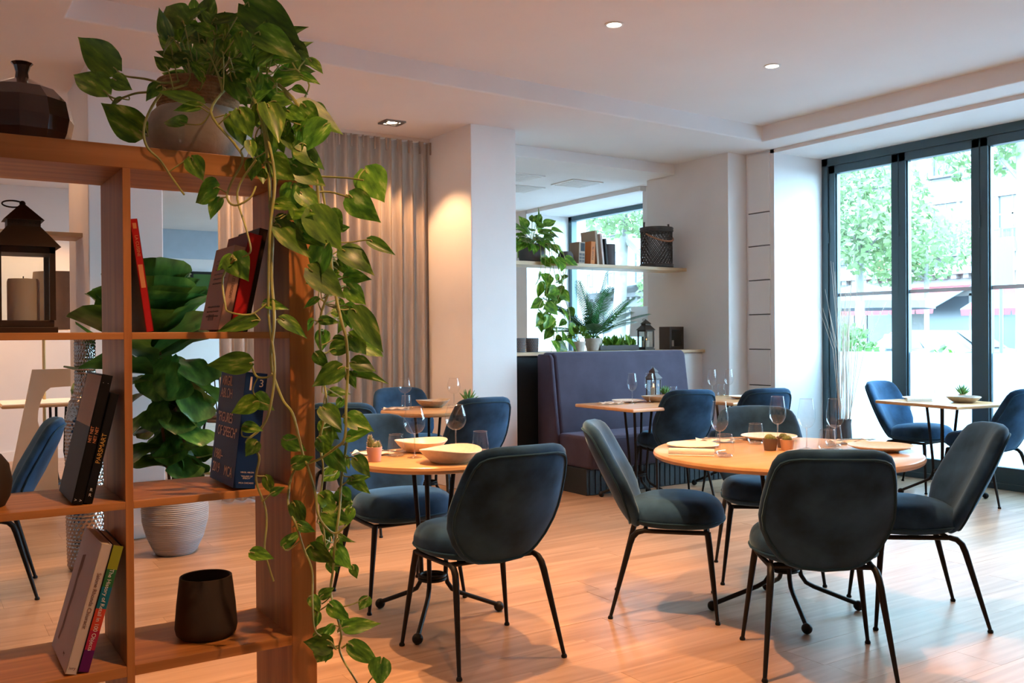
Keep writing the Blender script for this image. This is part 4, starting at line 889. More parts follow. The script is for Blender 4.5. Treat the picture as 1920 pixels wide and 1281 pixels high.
# ================================================================== TABLEWARE
TOP = .7405
def wine_proto(name, label, bowl):
    t = thing(name, label, 'wine glass', group='wine glasses on the tables')
    MB().lathe(bowl, 28, cap=False).build('bowl', 'wine', t)
    rt, zt = bowl[-1]; MB().tube([(rt*math.cos(2*PI*k/28), rt*math.sin(2*PI*k/28), zt) for k in range(28)], .0009, 5, closed=True).build('rim', 'stem', t)
    MB().lathe([(.034, 0), (.034, .0012), (.02, .004), (.006, .009), (.0035, .02), (.0033, .06), (.0036, .085), (.005, bowl[0][1]+.004)], 20).build('stem', 'stem', t); return t
tulip = wine_proto('wine_glass', 'x', [(.003, .098), (.014, .101), (.027, .112), (.037, .130), (.0405, .150), (.0395, .172), (.035, .200), (.0295, .235)])
ball = wine_proto('balloon_glass', 'x', [(.003, .105), (.018, .108), (.035, .119), (.047, .138), (.0505, .158), (.048, .180), (.041, .203), (.0345, .222)])
tumb = thing('water_tumbler', 'x', 'tumbler', group='water tumblers on the tables')
MB().lathe([(.0, .004), (.024, .004), (.031, .007), (.0395, .022), (.040, .034), (.036, .062), (.0318, .100)], 28, cap=False).build('wall', 'wine', tumb)
MB().lathe([(.0, 0), (.026, 0), (.034, .007), (.030, .012), (.0, .013)], 24).build('base', 'stem', tumb)
MB().tube([(.0318*math.cos(2*PI*k/28), .0318*math.sin(2*PI*k/28), .1) for k in range(28)], .0009, 5, closed=True).build('rim', 'stem', tumb)
u1, u2, u3 = [], [], []
GT = [(3.063, 3.008, 'tulip wine glass left of the cactus pots on the large round table'), (3.525, 3.075, 'tulip wine glass directly behind the cactus pots on the large table'), (3.487, 2.870, 'tulip wine glass right of the cactus pots on the large table'), (3.60, 2.800, 'rightmost tulip wine glass on the large round table'),
      (4.746, 5.60, 'left tulip glass on the left bench table'), (4.890, 5.56, 'tulip glass next to the lantern on the left bench table'), (5.74, 5.72, 'left tulip glass on the right bench table'), (5.92, 5.70, 'right tulip glass on the right bench table')]
for x, y, lb in GT: clone(tulip, u1, (x, y, TOP), random.random()*6, lb)
for x, y, lb in [(1.867, 3.690, 'left balloon glass on the small front table'), (2.10, 3.73, 'right balloon glass on the small front table'), (3.13, 6.34, 'left balloon glass on the table by the curtain'), (3.42, 6.10, 'right balloon glass on the table by the curtain'),
                 (6.80, 4.34, 'left balloon glass on the window table'), (6.93, 4.36, 'right balloon glass on the window table')]: clone(ball, u2, (x, y, TOP), random.random()*6, lb)
for x, y, lb in [(2.985, 2.900, 'tumbler by the rolled napkin on the large round table'), (3.458, 3.154, 'tumbler left of the cactus pots at the back of the large table'), (3.50, 2.765, 'tumbler in front of the rightmost glass on the large table'), (3.68, 2.87, 'tumbler behind the right plate on the large table'),
                 (1.818, 3.775, 'tumbler behind the pink cactus pot on the small table'), (2.19, 3.66, 'tumbler behind the front bowl on the small table'), (3.08, 6.22, 'tumbler on the table by the curtain'),
                 (5.35, 5.78, 'tumbler beside the green sprig on the bench tables'), (5.93, 5.80, 'tumbler at the right end of the right bench table')]: clone(tumb, u3, (x, y, TOP), random.random()*6, lb)
# plates and bowls
def plate(loc, r, h, label, material='ceramic', name='plate', cat='plate', warp=0., rz=0.):
    t = thing(name, label, cat, loc, rz, 'plates and bowls on the tables')
    k = [(0, .0), (r*.55, .0), (r*.62, .004), (r*.85, h*.55), (r, h), (r*.985, h+.003), (r*.83, h*.58+.004), (r*.6, .0085), (0, .0075)]
    m = MB(); m.lathe(k, 48)
    if warp: m.v = [(x, y, z + warp*(z/max(h, .001))*math.cos(2*math.atan2(y, x))) for x, y, z in m.v]
    o = m.build('dish', material, t)
    MB().lathe([(r*.5, .0), (r*.54, .0), (r*.54, .003), (r*.5, .003)], 32).build('foot_ring', material, t); return t
plate((3.14, 3.26, TOP), .125, .012, 'flat cream plate at the left of the large round table', 'ceramic_in')
plate((3.735, 2.655, TOP), .145, .022, 'shallow cream plate at the right of the large round table', 'ceramic')
plate((3.315, 2.67, TOP), .14, .014, 'cream plate nearest the front chair on the large table', 'ceramic_in')
plate((3.66, 3.25, TOP), .14, .02, 'cream plate at the back of the large round table', 'ceramic_in')
plate((1.93, 3.475, TOP), .135, .055, 'cream bowl with a wavy rim at the front of the small table', 'ceramic', 'bowl', 'bowl', .007, .5)
plate((2.00, 3.885, TOP), .125, .050, 'cream bowl at the back of the small front table', 'ceramic_in', 'bowl', 'bowl', .004)
plate((3.33, 6.27, TOP), .13, .05, 'brown bowl on the table by the curtain', 'stone_bowl', 'bowl', 'bowl', .004)
plate((5.02, 5.62, TOP), .125, .045, 'brown bowl on the left bench table', 'stone_bowl', 'bowl', 'bowl', .003)
plate((4.82, 5.74, TOP), .13, .014, 'flat tan plate on the left bench table', 'ceramic')
plate((5.82, 5.44, TOP), .12, .02, 'pale plate on the right bench table', 'ceramic')
plate((6.80, 4.10, TOP), .125, .042, 'grey bowl on the window table', 'stone_bowl', 'bowl', 'bowl', .003)
plate((6.82, 4.50, TOP), .12, .016, 'pale plate on the window table', 'ceramic')
# napkins with cutlery
def napkin(loc, rz, label, roll=False, cutlery=True):
    t = thing('napkin', label, 'napkin', loc, rz, 'napkins on the tables')
    if roll:
        m = MB(); m.tube([(-.10, 0, .0165), (-.06, .001, .0165), (.06, -.001, .0165), (.10, 0, .0165)], [.0155, .0165, .0165, .015], 14); m.box(-.1, .1, -.026, .004, .0002, .005); m.build('cloth', 'napkin', t, True, bevel=.001)
    else:
        m = MB(); m.grid(lambda u, v: (-.095+.19*u, -.04+.08*v, .006+.010*math.sin(u*9+v*2)**2+.004*v), 24, 8); m.grid(lambda u, v: (-.095+.19*u, -.04+.08*v, .0003), 2, 2); m.build('cloth', 'napkin', t)
    if cutlery:
        for dy, nm in ((-.008, 'fork'), (.012, 'knife')):
            c = MB(); z = .036 if roll else .021
            c.tube([(-.11, dy, z-.012), (-.02, dy, z), (.07, dy, z-.002), (.12, dy, z-.01)], [.0022, .0028, .0024, .0014], 6)
            if nm == 'fork':
                for q in (-1, 0, 1): c.tube([(.075, dy+q*.003, z-.003), (.135, dy+q*.006, z-.006)], .0011, 5)
            else: c.box(.06, .15, dy-.001, dy+.014, z-.006, z-.0045)
            c.build(nm, 'steel', t)
napkin((2.90, 3.02, TOP), R(-48), 'rolled cream napkin at the left edge of the large round table', True, False)
napkin((3.36, 3.33, TOP), R(-40), 'folded napkin with cutlery at the back of the large table')
napkin((3.84, 2.90, TOP), R(-20), 'folded napkin with cutlery behind the right plate on the large table')
napkin((1.76, 3.89, TOP), R(-40), 'napkin with cutlery at the back of the small front table')
napkin((2.16, 3.58, TOP), R(-30), 'napkin partly hidden by the front chair on the small table')
napkin((2.98, 6.18, TOP), R(-30), 'napkin with cutlery on the table by the curtain')
napkin((4.56, 5.62, TOP), R(-15), 'napkin with cutlery on the left bench table')
napkin((5.95, 5.30, TOP), R(-15), 'napkin with cutlery on the right bench table')
napkin((6.62, 4.36, TOP), R(-30), 'napkin roll on the window table', True, False)
fk = thing('fork', 'steel fork lying beside the rolled napkin on the large table', 'fork', (3.04, 3.09, TOP), R(-45))
m = MB(); m.tube([(-.09, 0, .003), (0, 0, .006), (.07, 0, .004)], [.002, .0026, .002], 6)
for q in (-1, 0, 1): m.tube([(.06, q*.004, .004), (.10, q*.007, .010)], .0011, 5)
m.build('handle', 'steel', fk)
# small cactus pots
def cactus_pot(loc, label, material, heads, h=.058, r=.032, fuzzy=True, rz=0.):
    t = thing('cactus_pot', label, 'potted cactus', loc, rz, 'small potted cacti on the tables')
    pt = MB().lathe([(0, 0), (r*.78, 0), (r*.8, .003), (r, h-.002), (r, h), (r-.004, h), (r-.005, h-.008), (0, h-.008)], 24).build('pot', material, t)
    MB().lathe([(r-.006, h-.009), (r-.006, h-.006), (0, h-.004)], 20).build('soil', 'soil', t)
    for (x, y, rad, hh) in heads:
        m = MB(); n = 18
        prof = [(rad*math.sin(PI*(.5+.5*i/7))*1. if i else rad*.9, 0) for i in range(1)]
        vs = []; ring = 10
        for i in range(ring):
            a = PI*.5*i/(ring-1)*1.0; zz_ = h-.01 + hh*(math.sin(a)*.96); rr_ = rad*(.82+.18*math.sin(min(a*3, PI)))*max(.02, math.cos(a)**.55)
            vs.append((rr_, zz_))
        for i in range(ring):
            pass
        m.lathe(vs, 32, (x, y, 0))
        m.v = [(x+(vx-x)*(1+.1*math.cos(12*math.atan2(vy-y, vx-x))), y+(vy-y)*(1+.1*math.cos(12*math.atan2(vy-y, vx-x))), vz) for vx, vy, vz in m.v]
        cb = m.build('cactus', 'cactus', t)
        sp = MB(); rng = random.Random(int(x*1e4)+int(rad*1e5))
        for _ in range(150 if fuzzy else 60):
            a = rng.uniform(0, 2*PI); e = rng.uniform(0, 1.45); rr_ = rad*max(.05, math.cos(e)**.55); p = Vector((x+rr_*math.cos(a), y+rr_*math.sin(a), h-.01+hh*math.sin(e)*.96))
            d = Vector((math.cos(a)*math.cos(e), math.sin(a)*math.cos(e), math.sin(e)+.15)).normalized()*rng.uniform(.005, .010); q = d.orthogonal().normalized()*.0007
            sp.add([p-q, p+q, p+d], [(0, 1, 2)])
        s_ = sp.build('spines', 'spine', cb, False); s_['kind'] = 'stuff'
    return t
cactus_pot((1.672, 3.690, TOP), 'dusty pink cactus pot on the small front table', 'terra', [(-.008, .004, .014, .045), (.014, -.006, .012, .035), (-.002, -.014, .011, .03), (-.014, .012, .012, .062)], .062, .034)
cactus_pot((3.325, 2.945, TOP), 'dark brown cactus pot on the large round table', 'claybrown', [(-.006, 0, .022, .032), (.014, .010, .018, .026), (.006, -.012, .016, .024)], .055, .034, True)
cactus_pot((3.388, 2.900, TOP), 'tan cactus pot on the large round table', 'claytan', [(0, 0, .022, .030), (.014, .008, .015, .028)], .050, .033, True)
cactus_pot((3.46, 2.985, TOP), 'third cactus pot half hidden behind the tan one', 'claybrown', [(0, 0, .02, .028)], .050, .032)
def succulent(loc, label, n, ln, material='succ', pot='claybrown', h=.05):
    t = thing('potted_succulent', label, 'potted plant', loc, random.random()*6, 'small potted succulents on the tables'); MB().lathe([(0, 0), (.022, 0), (.028, h), (.024, h), (.022, h-.008), (0, h-.008)], 20).build('pot', pot, t)
    for k in range(n):
        a = 2.4*k; e = .35+1.1*(k/n); d = Vector((math.cos(a)*math.cos(e), math.sin(a)*math.cos(e), math.sin(e)))
        MB().tube([Vector((0, 0, h-.008)), Vector((0, 0, h)) + d*ln*.5, Vector((0, 0, h+.01)) + d*ln], [.004, .008, .001], 6).build('leaf', material, t)
succulent((6.98, 4.22, TOP), 'slim green succulent on the window table', 14, .07, pot='stone_bowl'); succulent((5.22, 5.74, TOP), 'green sprig in a pot beside the bench lantern', 16, .06); succulent((3.50, 6.02, TOP), 'spiky green plant on the table by the curtain', 14, .085)

# ================================================================== BENCH, SHELVES, CURTAIN
bq = thing('banquette', 'plum grey velvet bench with a high reclining back', 'bench', (4.45, 5.85, 0)); BL = 1.54
def slab(prof, x0, x1): return MB().add([(x0, y, z) for y, z in prof] + [(x1, y, z) for y, z in prof], [tuple(range(len(prof))), tuple(range(2*len(prof)-1, len(prof)-1, -1))] + [(i, (i+1) % len(prof), len(prof)+(i+1) % len(prof), len(prof)+i) for i in range(len(prof))])
slab([(.36, .2), (.36, .46), (.455, 1.115), (.49, 1.135), (.635, 1.135), (.64, .2)], .045, BL).build('backrest', 'banq', bq, False, bevel=.03, seg=4)
slab([(.34, .1), (.36, .46), (.445, 1.09), (.47, 1.12), (.638, 1.12), (.638, .1)], 0, .04).build('end_panel', 'banq', bq, False, bevel=.015, seg=3)
MB().box(.03, BL, -.06, .40, .21, .47).build('seat', 'banq', bq, False, bevel=.035, seg=4)
MB().tube([(.05, -.055, .445), (BL-.02, -.055, .445)], .006, 6).build('piping', 'banq', bq)
MB().box(.03, BL, 0, .6, 0, .21).build('plinth', 'plinth', bq, False, bevel=.004)
for i in range(26): MB().box(.06+i*.057, .06+i*.057+.045, -.008, .002, .01, .20).build('plinth_slat', 'plinth', bq, False)
ws = MB().box(4.235, 6.49, 6.81, 7.12, 1.91, 1.942).build('wall_shelf', 'paleoak', None, False, bevel=.003); tag(ws, 'upper pale oak shelf spanning pillar and pilaster', 'shelf')
ws = MB().box(4.235, 6.49, 6.56, 7.12, 1.105, 1.132).build('wall_shelf', 'paleoak', None, False, bevel=.003); tag(ws, 'lower pale oak shelf right behind the bench back', 'shelf')
ws = MB().box(-.9, .92, 6.50, 6.80, 1.934, 1.962).build('wall_shelf', 'paleoak', None, False, bevel=.003); tag(ws, 'pale oak shelf fixed to the left pillar', 'shelf')
cu = thing('curtain', 'floor length pleated taupe linen curtain left of the pillar', 'curtain', (0, 7.20, 0))
def cw(u, v):
    x = 1.97 + u*1.9; s = u*18; a = .055*(1-.25*v)
    z = .012 + v*2.955
    return (x + .012*math.sin(s*2*PI+1)*(1-v), a*math.sin(s*2*PI + .8*math.sin(u*9)) + .015*math.sin(u*17+v*2)*(1-v), z)
MB().grid(cw, 420, 10).build('panel', 'linen', cu)
for k in range(18):
    x = 2.0 + k*.1056; MB().box(x-.006, x+.006, -.055, -.040, 2.86, 2.965).build('pleat', 'linen', cu, False)
MB().box(1.9, 3.80, -.02, .02, 2.972, 3.0).build('track', 'trimw', cu, False)

# ================================================================== LIGHTS OF THE ROOM, WITH ADDED FILL SPOTLIGHTS
def downlight(loc, label, power, square=False, angle=95, aim=(0, 0, -1), color=(1, .52, .235)):
    t = thing('ceiling_spotlight', label, 'ceiling light', loc, 0, 'recessed ceiling spotlights')
    if square:
        m = MB(); 
        for b in ((-.085, .085, -.085, -.055), (-.085, .085, .055, .085), (-.085, -.055, -.055, .055), (.055, .085, -.055, .055)): m.box(b[0], b[1], b[2], b[3], -.012, .002)
        m.build('bezel', 'chrome', t, False, bevel=.002); MB().lathe([(.055, -.008), (.05, -.011), (.045, -.008)], 24, cap=False).build('ring', 'chrome', t)
    else: MB().lathe([(.045, .0), (.058, .0), (.06, -.004), (.045, -.006)], 32, cap=False).build('ring', 'trimw', t)
    MB().lathe([(.0, -.003), (.044, -.003), (.044, .0), (.0, .0)], 28).build('lens', 'glow', t)
    d = bpy.data.lights.new('spot', 'SPOT'); d.energy = power; d.spot_size = R(angle); d.spot_blend = .35; d.shadow_soft_size = .028; d.color = color
    o = bpy.data.objects.new('spot', d); COL.objects.link(o); o.parent = t; o.location = (0, 0, -.02)
    o.rotation_euler = Vector(aim).to_track_quat('-Z', 'Y').to_euler()
DL = 250
for x, y, lb in [(3.54, 4.32, 'round ceiling spotlight left of centre above the tables'), (5.02, 4.41, 'round ceiling spotlight right of centre near the tray corner'), (5.11, 2.80, 'round ceiling spotlight at the top right edge of the picture'),
                 (2.06, 4.30, 'round ceiling spotlight above the small front table'), (3.54, 2.75, 'round ceiling spotlight above the large round table'), (2.06, 2.75, 'round ceiling spotlight to the right of the bookshelf')]:
    downlight((x, y, TRAY), lb, DL*1.5 if x < 3 else DL*.85 if x < 4.5 else DL*.4, angle=66)
downlight((1.05, .8, TRAY), 'added round fill spotlight close to the viewer for the bookshelf', 150); downlight((3.54, 1.2, TRAY), 'added round fill spotlight right of the viewer', 30)  # both added out of view to lift the dark foreground and bookshelf
downlight((3.236, 6.75, SOF), 'square steel framed ceiling spotlight in front of the curtain', 110, True, 100)
downlight((2.1, 6.6, SOF), 'square ceiling spotlight hidden behind the hanging plant', 110, True, 100)
downlight((-.3, 9.2, 2.9), 'added square fill spotlight over the left side room', 130, True, 130)  # added fill lamp, brightens the dim left side room
downlight((1.1, 10.0, 2.9), 'added square fill spotlight close to the partition wall', 90, True, 130)  # added fill lamp, brightens the partition wall
downlight((.35, 6.75, SOF), 'square ceiling spotlight left of the left pillar', 22, True, 105)
downlight((.2, 5.0, SOF), 'square ceiling spotlight above the dark velvet chair at far left', 110, True, 100)
# ================================================================== BOOKSHELF
Y0, Y1 = 2.075, 2.345
bs = thing('bookshelf', 'open orange oak bookshelf in the left foreground', 'bookshelf', (0, 0, 0))
MB().box(-.42, .79, Y0, Y1, 1.639, 1.687).build('top_board', 'oak_x', bs, False, bevel=.0015)
MB().box(.73, .79, Y0, Y1, 0, 1.639).build('end_post', 'oak_z', bs, False, bevel=.0015)
MB().box(-.42, -.36, Y0, Y1, 0, 1.639).build('end_post', 'oak_z', bs, False, bevel=.0015)
for x in (.371, .0): MB().box(x, x+.016, Y0+.0005, Y1, .02, 1.639).build('divider', 'oak_z', bs, False, bevel=.001)
for (a, b) in ((.387, .73), (.016, .371), (-.36, .0)):
    for (z0, z1) in ((1.278, 1.293), (.920, .936), (.566, .588), (.2, .216), (.02, .036)): MB().box(a, b, Y0+.001, Y1, z0, z1).build('shelf', 'oak_x', bs, False, bevel=.001)
ZS = {1: 1.687, 2: 1.2935, 3: .9365, 4: .5885}

def book(loc, t, w, h, lean, cover, label, spine=None, pages=True, group='books on the foreground bookshelf', name='book'):
    """spine towards -Y; lean > 0 tips the top to +X about the lower right edge, lean < 0 to -X about the lower left edge"""
    o = thing(name, label, 'book', loc, 0, group); o.rotation_euler = (0, lean, 0); x0, x1 = (-t, 0) if lean >= 0 else (0, t); c = .0018
    m = MB(); m.box(x0, x0+c, 0, w, 0, h); m.box(x1-c, x1, 0, w, 0, h); m.build('cover', cover, o, False, bevel=.0005)
    MB().box(x0, x1, 0, .0022, 0, h).build('spine', spine or cover, o, False, bevel=.0004)
    MB().box(x0+c, x1-c, .0022, w-.004, .003, h-.003).build('pages', 'paper', o, False); return o, x0, x1
def on_spine(o, x, z, text, size, ink, up=True, stretch=1.):
    """lettering running along the spine (top to bottom unless up)"""
    lettering(text, size, ink, o, basis((0, 0, 1 if up else -1), (-1 if up else 1, 0, 0), (x, -.0007, z)), stretch=stretch)
def across_spine(o, x, z, text, size, ink, stretch=1.): lettering(text, size, ink, o, basis((1, 0, 0), (0, 0, 1), (x, -.0007, z)), stretch=stretch)
def on_cover(o, x, y, z, text, size, ink, stretch=1., align='LEFT'): lettering(text, size, ink, o, basis((0, -1, 0), (0, 0, 1), (x-.0007, y, z)), stretch=stretch, align=align)
# upper right bay
b, x0, x1 = book((.4200, 2.095, ZS[2]), .0155, .17, .243, R(-7.5), 'bk_grey', 'thin red spined book leaning left against the divider', 'bk_red')
MB().box(.003, .0125, -.0006, .0, .095, .145).build('spine_label', 'ink_orange', b, False); MB().box(.004, .0115, -.0008, 0, .222, .234).build('emblem', 'ink_orange', b, False)
on_spine(b, .0078, .185, 'LA CUISINE', .009, 'ink_orange', False)
b, x0, x1 = book((.592, 2.085, ZS[2]), .024, .155, .195, R(12), 'bk_pink', 'pink paperback leaning right with small print on its cover')
for k in range(9): on_cover(b, x0, .12, .165-k*.011 if k < 6 else .12-k*.011, 'the art of cooking with seasonal plants' if k % 2 else 'and flowers gathered at the market gate', .0062, 'ink_grey')
on_cover(b, x0, .10, .03, '|||| || |||', .016, 'ink_grey'); on_spine(b, -.012, .1, 'LES SAISONS', .009, 'ink_brown', False)
b, x0, x1 = book((.628, 2.095, ZS[2]), .030, .17, .225, R(12), 'bk_maroon', 'thick dark red book leaning beside the pink paperback', 'bk_red')
b, x0, x1 = book((.652, 2.14, ZS[2]), .020, .17, .245, R(12), 'bk_brown', 'dark brown book behind the thick red one')
# middle right bay: the big blue book
b, x0, x1 = book((.648, 2.082, ZS[3]), .050, .195, .262, R(7), 'bk_blue', 'thick blue art book with large white title lettering')
for z, s in ((.236, 'VIRGIL'), (.207, 'ABLOH'), (.150, '"FIGURES'), (.118, ' OF SPEECH"'), (.062, '1980–'), (.030, '2019')): on_cover(b, x0, .178, z, s, .033, 'ink_pink', .88)
on_cover(b, x0, .082, .030, 'MCA', .033, 'ink_pink', .88)
across_spine(b, -.036, .235, '1', .045, 'ink_pink'); across_spine(b, -.012, .238, '3', .024, 'ink_pink')
for z, s in ((.036, 'VIRGIL ABLOH'), (.027, '"FIGURES OF'), (.0225, 'SPEECH"'), (.012, 'MCA CHICAGO')): across_spine(b, -.022, z, s, .0048, 'ink_pink')
# middle left bay: two black books
b, x0, x1 = book((.290, 2.088, ZS[3]), .021, .2, .272, R(13), 'bk_black', 'taller black book with pink letters leaning left of its twin')
MB().box(x0-.0004, x0, .004, .19, .16, .268).build('bare_board', 'paper', b, False)
for dx in (-.0155, -.006):
    on_spine(b, dx, .145, 'NET NET', .0085, 'ink_orange', True); across_spine(b, dx, .255, '-', .007, 'ink_white'); across_spine(b, dx, .008, '>', .009, 'ink_white')
b, x0, x1 = book((.309, 2.09, ZS[3]), .0175, .2, .232, R(13.5), 'bk_black', 'shorter black book with gold spine lettering')
on_spine(b, -.0088, .115, 'PARSMART', .013, 'ink_gold', True); across_spine(b, -.0088, .028, 'R', .009, 'ink_white'); across_spine(b, -.0088, .017, 'R', .009, 'ink_white')
# lower left bay
b, x0, x1 = book((.2745, 2.085, ZS[4]), .022, .215, .268, R(15.5), 'bk_white', 'pale book with a long brown leg picture on its cover')
on_spine(b, -.010, .15, 'Salone Rhonda Chiuracir', .0115, 'ink_brown', False); across_spine(b, -.011, .012, 'ivry', .009, 'ink_brown')
pic = [(.150, .215), (.118, .222), (.120, .195), (.132, .165), (.128, .13), (.138, .095), (.140, .06), (.155, .028), (.168, .03), (.160, .06), (.158, .10), (.152, .14), (.152, .175)]
MB().add([(x0-.0005, y, z) for y, z in pic], [tuple(range(len(pic)))]).build('cover_picture', 'ink_brown', b, False)
on_cover(b, x0, .07, .025, 'ivry', .010, 'ink_brown')
b, x0, x1 = book((.298, 2.085, ZS[4]), .0205, .21, .262, R(15.5), 'bk_black', 'book with a rainbow coloured spine next to the divider')
bands = [('bk_purple', 0, .045), ('bk_magenta', .045, .085), ('bk_coral', .085, .130), ('bk_teal', .130, .175), ('bk_green', .175, .212), ('bk_lime', .212, .262)]
for mt_, a, c in bands: MB().box(x0+.0002, x1-.0002, -.0006, .0, a, c).build('colour_band', mt_, b, False)
lettering('The History of Retail in 100 Objects', .0115, 'ink_white', b, basis((0, 0, -1), (1, 0, 0), (-.0105, -.0012, .128)))

# vessels on the bookshelf
vz = thing('faceted_vase', 'dark glossy faceted round vase with a narrow neck', 'vase', (.198, 2.21, ZS[1]))
m = MB(); prof = [(.0, .0), (.082, .0), (.094, .028), (.100, .058), (.092, .095), (.066, .122), (.030, .138), (.014, .146), (.0125, .158), (.0165, .172), (.022, .178), (.0185, .180), (.011, .168), (.0, .160)]
m.lathe(prof, 11); m.build('body', 'bronze', vz, False)
def lantern(loc, rz, w, h, label, material='rust', ring=True, parts=True, candle_h=None, glow=False, lbl2=None):
    t = thing('lantern', label, 'lantern', loc, rz); a = w/2; p = w*.055; hb = h*.09; he = h*.62
    m = MB(); m.box(-a*1.18, a*1.18, -a*1.18, a*1.18, 0, hb*.45); m.box(-a*1.05, a*1.05, -a*1.05, a*1.05, hb*.45, hb); m.build('base', material, t, False, bevel=w*.012)
    for sx in (-1, 1):
        for sy in (-1, 1): MB().box(sx*a-p, sx*a+p, sy*a-p, sy*a+p, hb, he).build('post', material, t, False)
    m = MB(); m.box(-a-p, a+p, -a-p, a+p, he-h*.045, he); 
    rail = m.build('top_rail', material, t, False)
    m = MB(); e = a*1.32; n_ = a*.62
    m.add([(-e, -e, he), (e, -e, he), (e, e, he), (-e, e, he), (-n_, -n_, he+h*.155), (n_, -n_, he+h*.155), (n_, n_, he+h*.155), (-n_, n_, he+h*.155)], [(0, 3, 2, 1), (4, 5, 6, 7), (0, 1, 5, 4), (1, 2, 6, 5), (2, 3, 7, 6), (3, 0, 4, 7)]); m.build('roof', material, t, False, bevel=w*.01)
    MB().box(-n_, n_, -n_, n_, he+h*.15, he+h*.2).build('chimney', material, t, False)
    for s in (-1, 1):
        for k in range(5): MB().ball((-n_*.7+k*n_*.35, s*n_, he+h*.178), w*.013, 8).build('vent_hole', 'bk_black', t)
    m = MB(); c_ = n_*1.22; m.add([(-c_, -c_, he+h*.2), (c_, -c_, he+h*.2), (c_, c_, he+h*.2), (-c_, c_, he+h*.2), (0, 0, he+h*.34)], [(0, 3, 2, 1), (0, 1, 4), (1, 2, 4), (2, 3, 4), (3, 0, 4)]); m.build('cap', material, t, False)
    MB().ball((0, 0, he+h*.33), w*.06, 12).build('finial', material, t)
    if ring: MB().tube([(-w*.18+w*.2*math.cos(2*PI*k/20), w*.05, he+h*.325+w*.07*math.sin(2*PI*k/20)) for k in range(20)], w*.018, 6, closed=True).build('ring', material, t)
    for s in (-1, 1):
        MB().box(-a+p, a-p, s*a-.0008, s*a+.0008, hb, he-h*.04).build('pane', 'pane', t, False); MB().box(s*a-.0008, s*a+.0008, -a+p, a-p, hb, he-h*.04).build('pane', 'pane', t, False)
    if candle_h:
        c = thing('candle', lbl2, 'candle', (loc[0], loc[1], loc[2]+hb), 0, 'candles inside the lanterns'); r = a*.62
        MB().lathe([(0, 0), (r, 0), (r, candle_h*.93), (r*.93, candle_h), (r*.6, candle_h*.94), (0, candle_h*.92)], 24).build('wax', 'candle', c)
        MB().tube([(0, 0, candle_h*.9), (0, 0, candle_h+.006)], .0012, 5).build('wick', 'bk_black', c)
        if glow: MB().lathe([(0, candle_h+.002), (.006, candle_h+.012), (.003, candle_h+.028), (0, candle_h+.036)], 10).build('flame', 'flame', c)
    return t
lantern((.196, 2.205, ZS[2]), 0, .100, .288, 'brown metal house shaped lantern on the bookshelf', candle_h=.088, lbl2='fat ivory candle inside the bookshelf lantern')
lantern((5.20, 5.86, TOP), R(20), .085, .28, 'grey metal lantern on the left bench table', 'slateclay', candle_h=.07, glow=True, lbl2='lit candle inside the lantern on the bench table')
lantern((6.01, 6.88, 1.1325), 0, .105, .31, 'brown lantern with lit candle on the lower shelf', candle_h=.06, glow=True, lbl2='lit candle inside the lower shelf lantern')
def cup(loc, prof, label, material='cup', name='cup', n=40, sx=1., sy=1., rz=0.):
    o = thing(name, label, name.split('_')[-1], loc, rz); k = len(prof); r1, h = prof[-1]
    MB().lathe(prof, n, sx=sx, sy=sy, cap=False).build('body', material, o); MB().lathe([(r1, h), (r1-.002, h+.001), (r1-.005, h-.001), (prof[1][0]*.82, .012), (0, .01)], n, sx=sx, sy=sy, cap=False).build('inner_wall', material, o); return o
cup((.566, 2.195, ZS[4]), [(0, 0), (.058, 0), (.067, .008), (.070, .022), (.066, .075), (.0585, .138)], 'dark brown clay cup on the lower bookshelf', 'cup', 'clay_cup')
cup((.105, 2.19, ZS[3]), [(0, 0), (.052, 0), (.062, .02), (.066, .05), (.06, .085), (.046, .105)], 'dark round clay pot at the left edge of the bookshelf', 'cup', 'clay_pot')

# ================================================================== PLANTS
def leaf_mesh(name, material, width, droop, fold, tab, rows=9, wave=0.):
    m = MB(); cols = [-1, -.55, 0, .55, 1]; vs = []
    for i in range(rows+1):
        t = i/rows; w = interp(tab, t)*width
        for c in cols:
            y = t - .085*abs(c)**1.4*max(0, 1-t/.22); z = -droop*t*t + fold*abs(c)*w - .10*fold + wave*math.sin(t*15+c*2)*abs(c)
            vs.append((c*w, y, z))
    k = len(cols); m.add(vs, [(i*k+j, i*k+j+1, (i+1)*k+j+1, (i+1)*k+j) for i in range(rows) for j in range(k-1)])
    return m.mesh(name, material)
HEART = [(0, .05), (.03, .19), (.08, .29), (.16, .365), (.27, .40), (.38, .39), (.5, .345), (.64, .26), (.78, .155), (.9, .06), (1, .0)]
FIDDLE = [(0, .03), (.08, .12), (.2, .20), (.32, .22), (.45, .22), (.6, .30), (.75, .37), (.88, .33), (.96, .2), (1, .05)]
def put_leaf(me, parent, base, t, n, ln, w, name='leaf'):
    t = Vector(t).normalized(); n = Vector(n); n = (n - t*n.dot(t)).normalized(); x = t.cross(n)
    o = bpy.data.objects.new(name, me); COL.objects.link(o); o.parent = parent
    loc = Vector(base) - Vector(parent.location)
    o.matrix_local = Matrix(((x.x*w*ln, t.x*ln, n.x*ln, loc.x), (x.y*w*ln, t.y*ln, n.y*ln, loc.y), (x.z*w*ln, t.z*ln, n.z*ln, loc.z), (0, 0, 0, 1))); return o
def smooth_path(P, k=5):
    P = [Vector(p) for p in P]; out = []
    for i in range(len(P)-1):
        p0, p1, p2, p3 = P[max(i-1, 0)], P[i], P[i+1], P[min(i+2, len(P)-1)]
        for j in range(k):
            t = j/k; out.append(.5*((2*p1) + (p2-p0)*t + (2*p0-5*p1+4*p2-p3)*t*t + (3*p1-p0-3*p2+p3)*t**3))
    out.append(P[-1]); return out
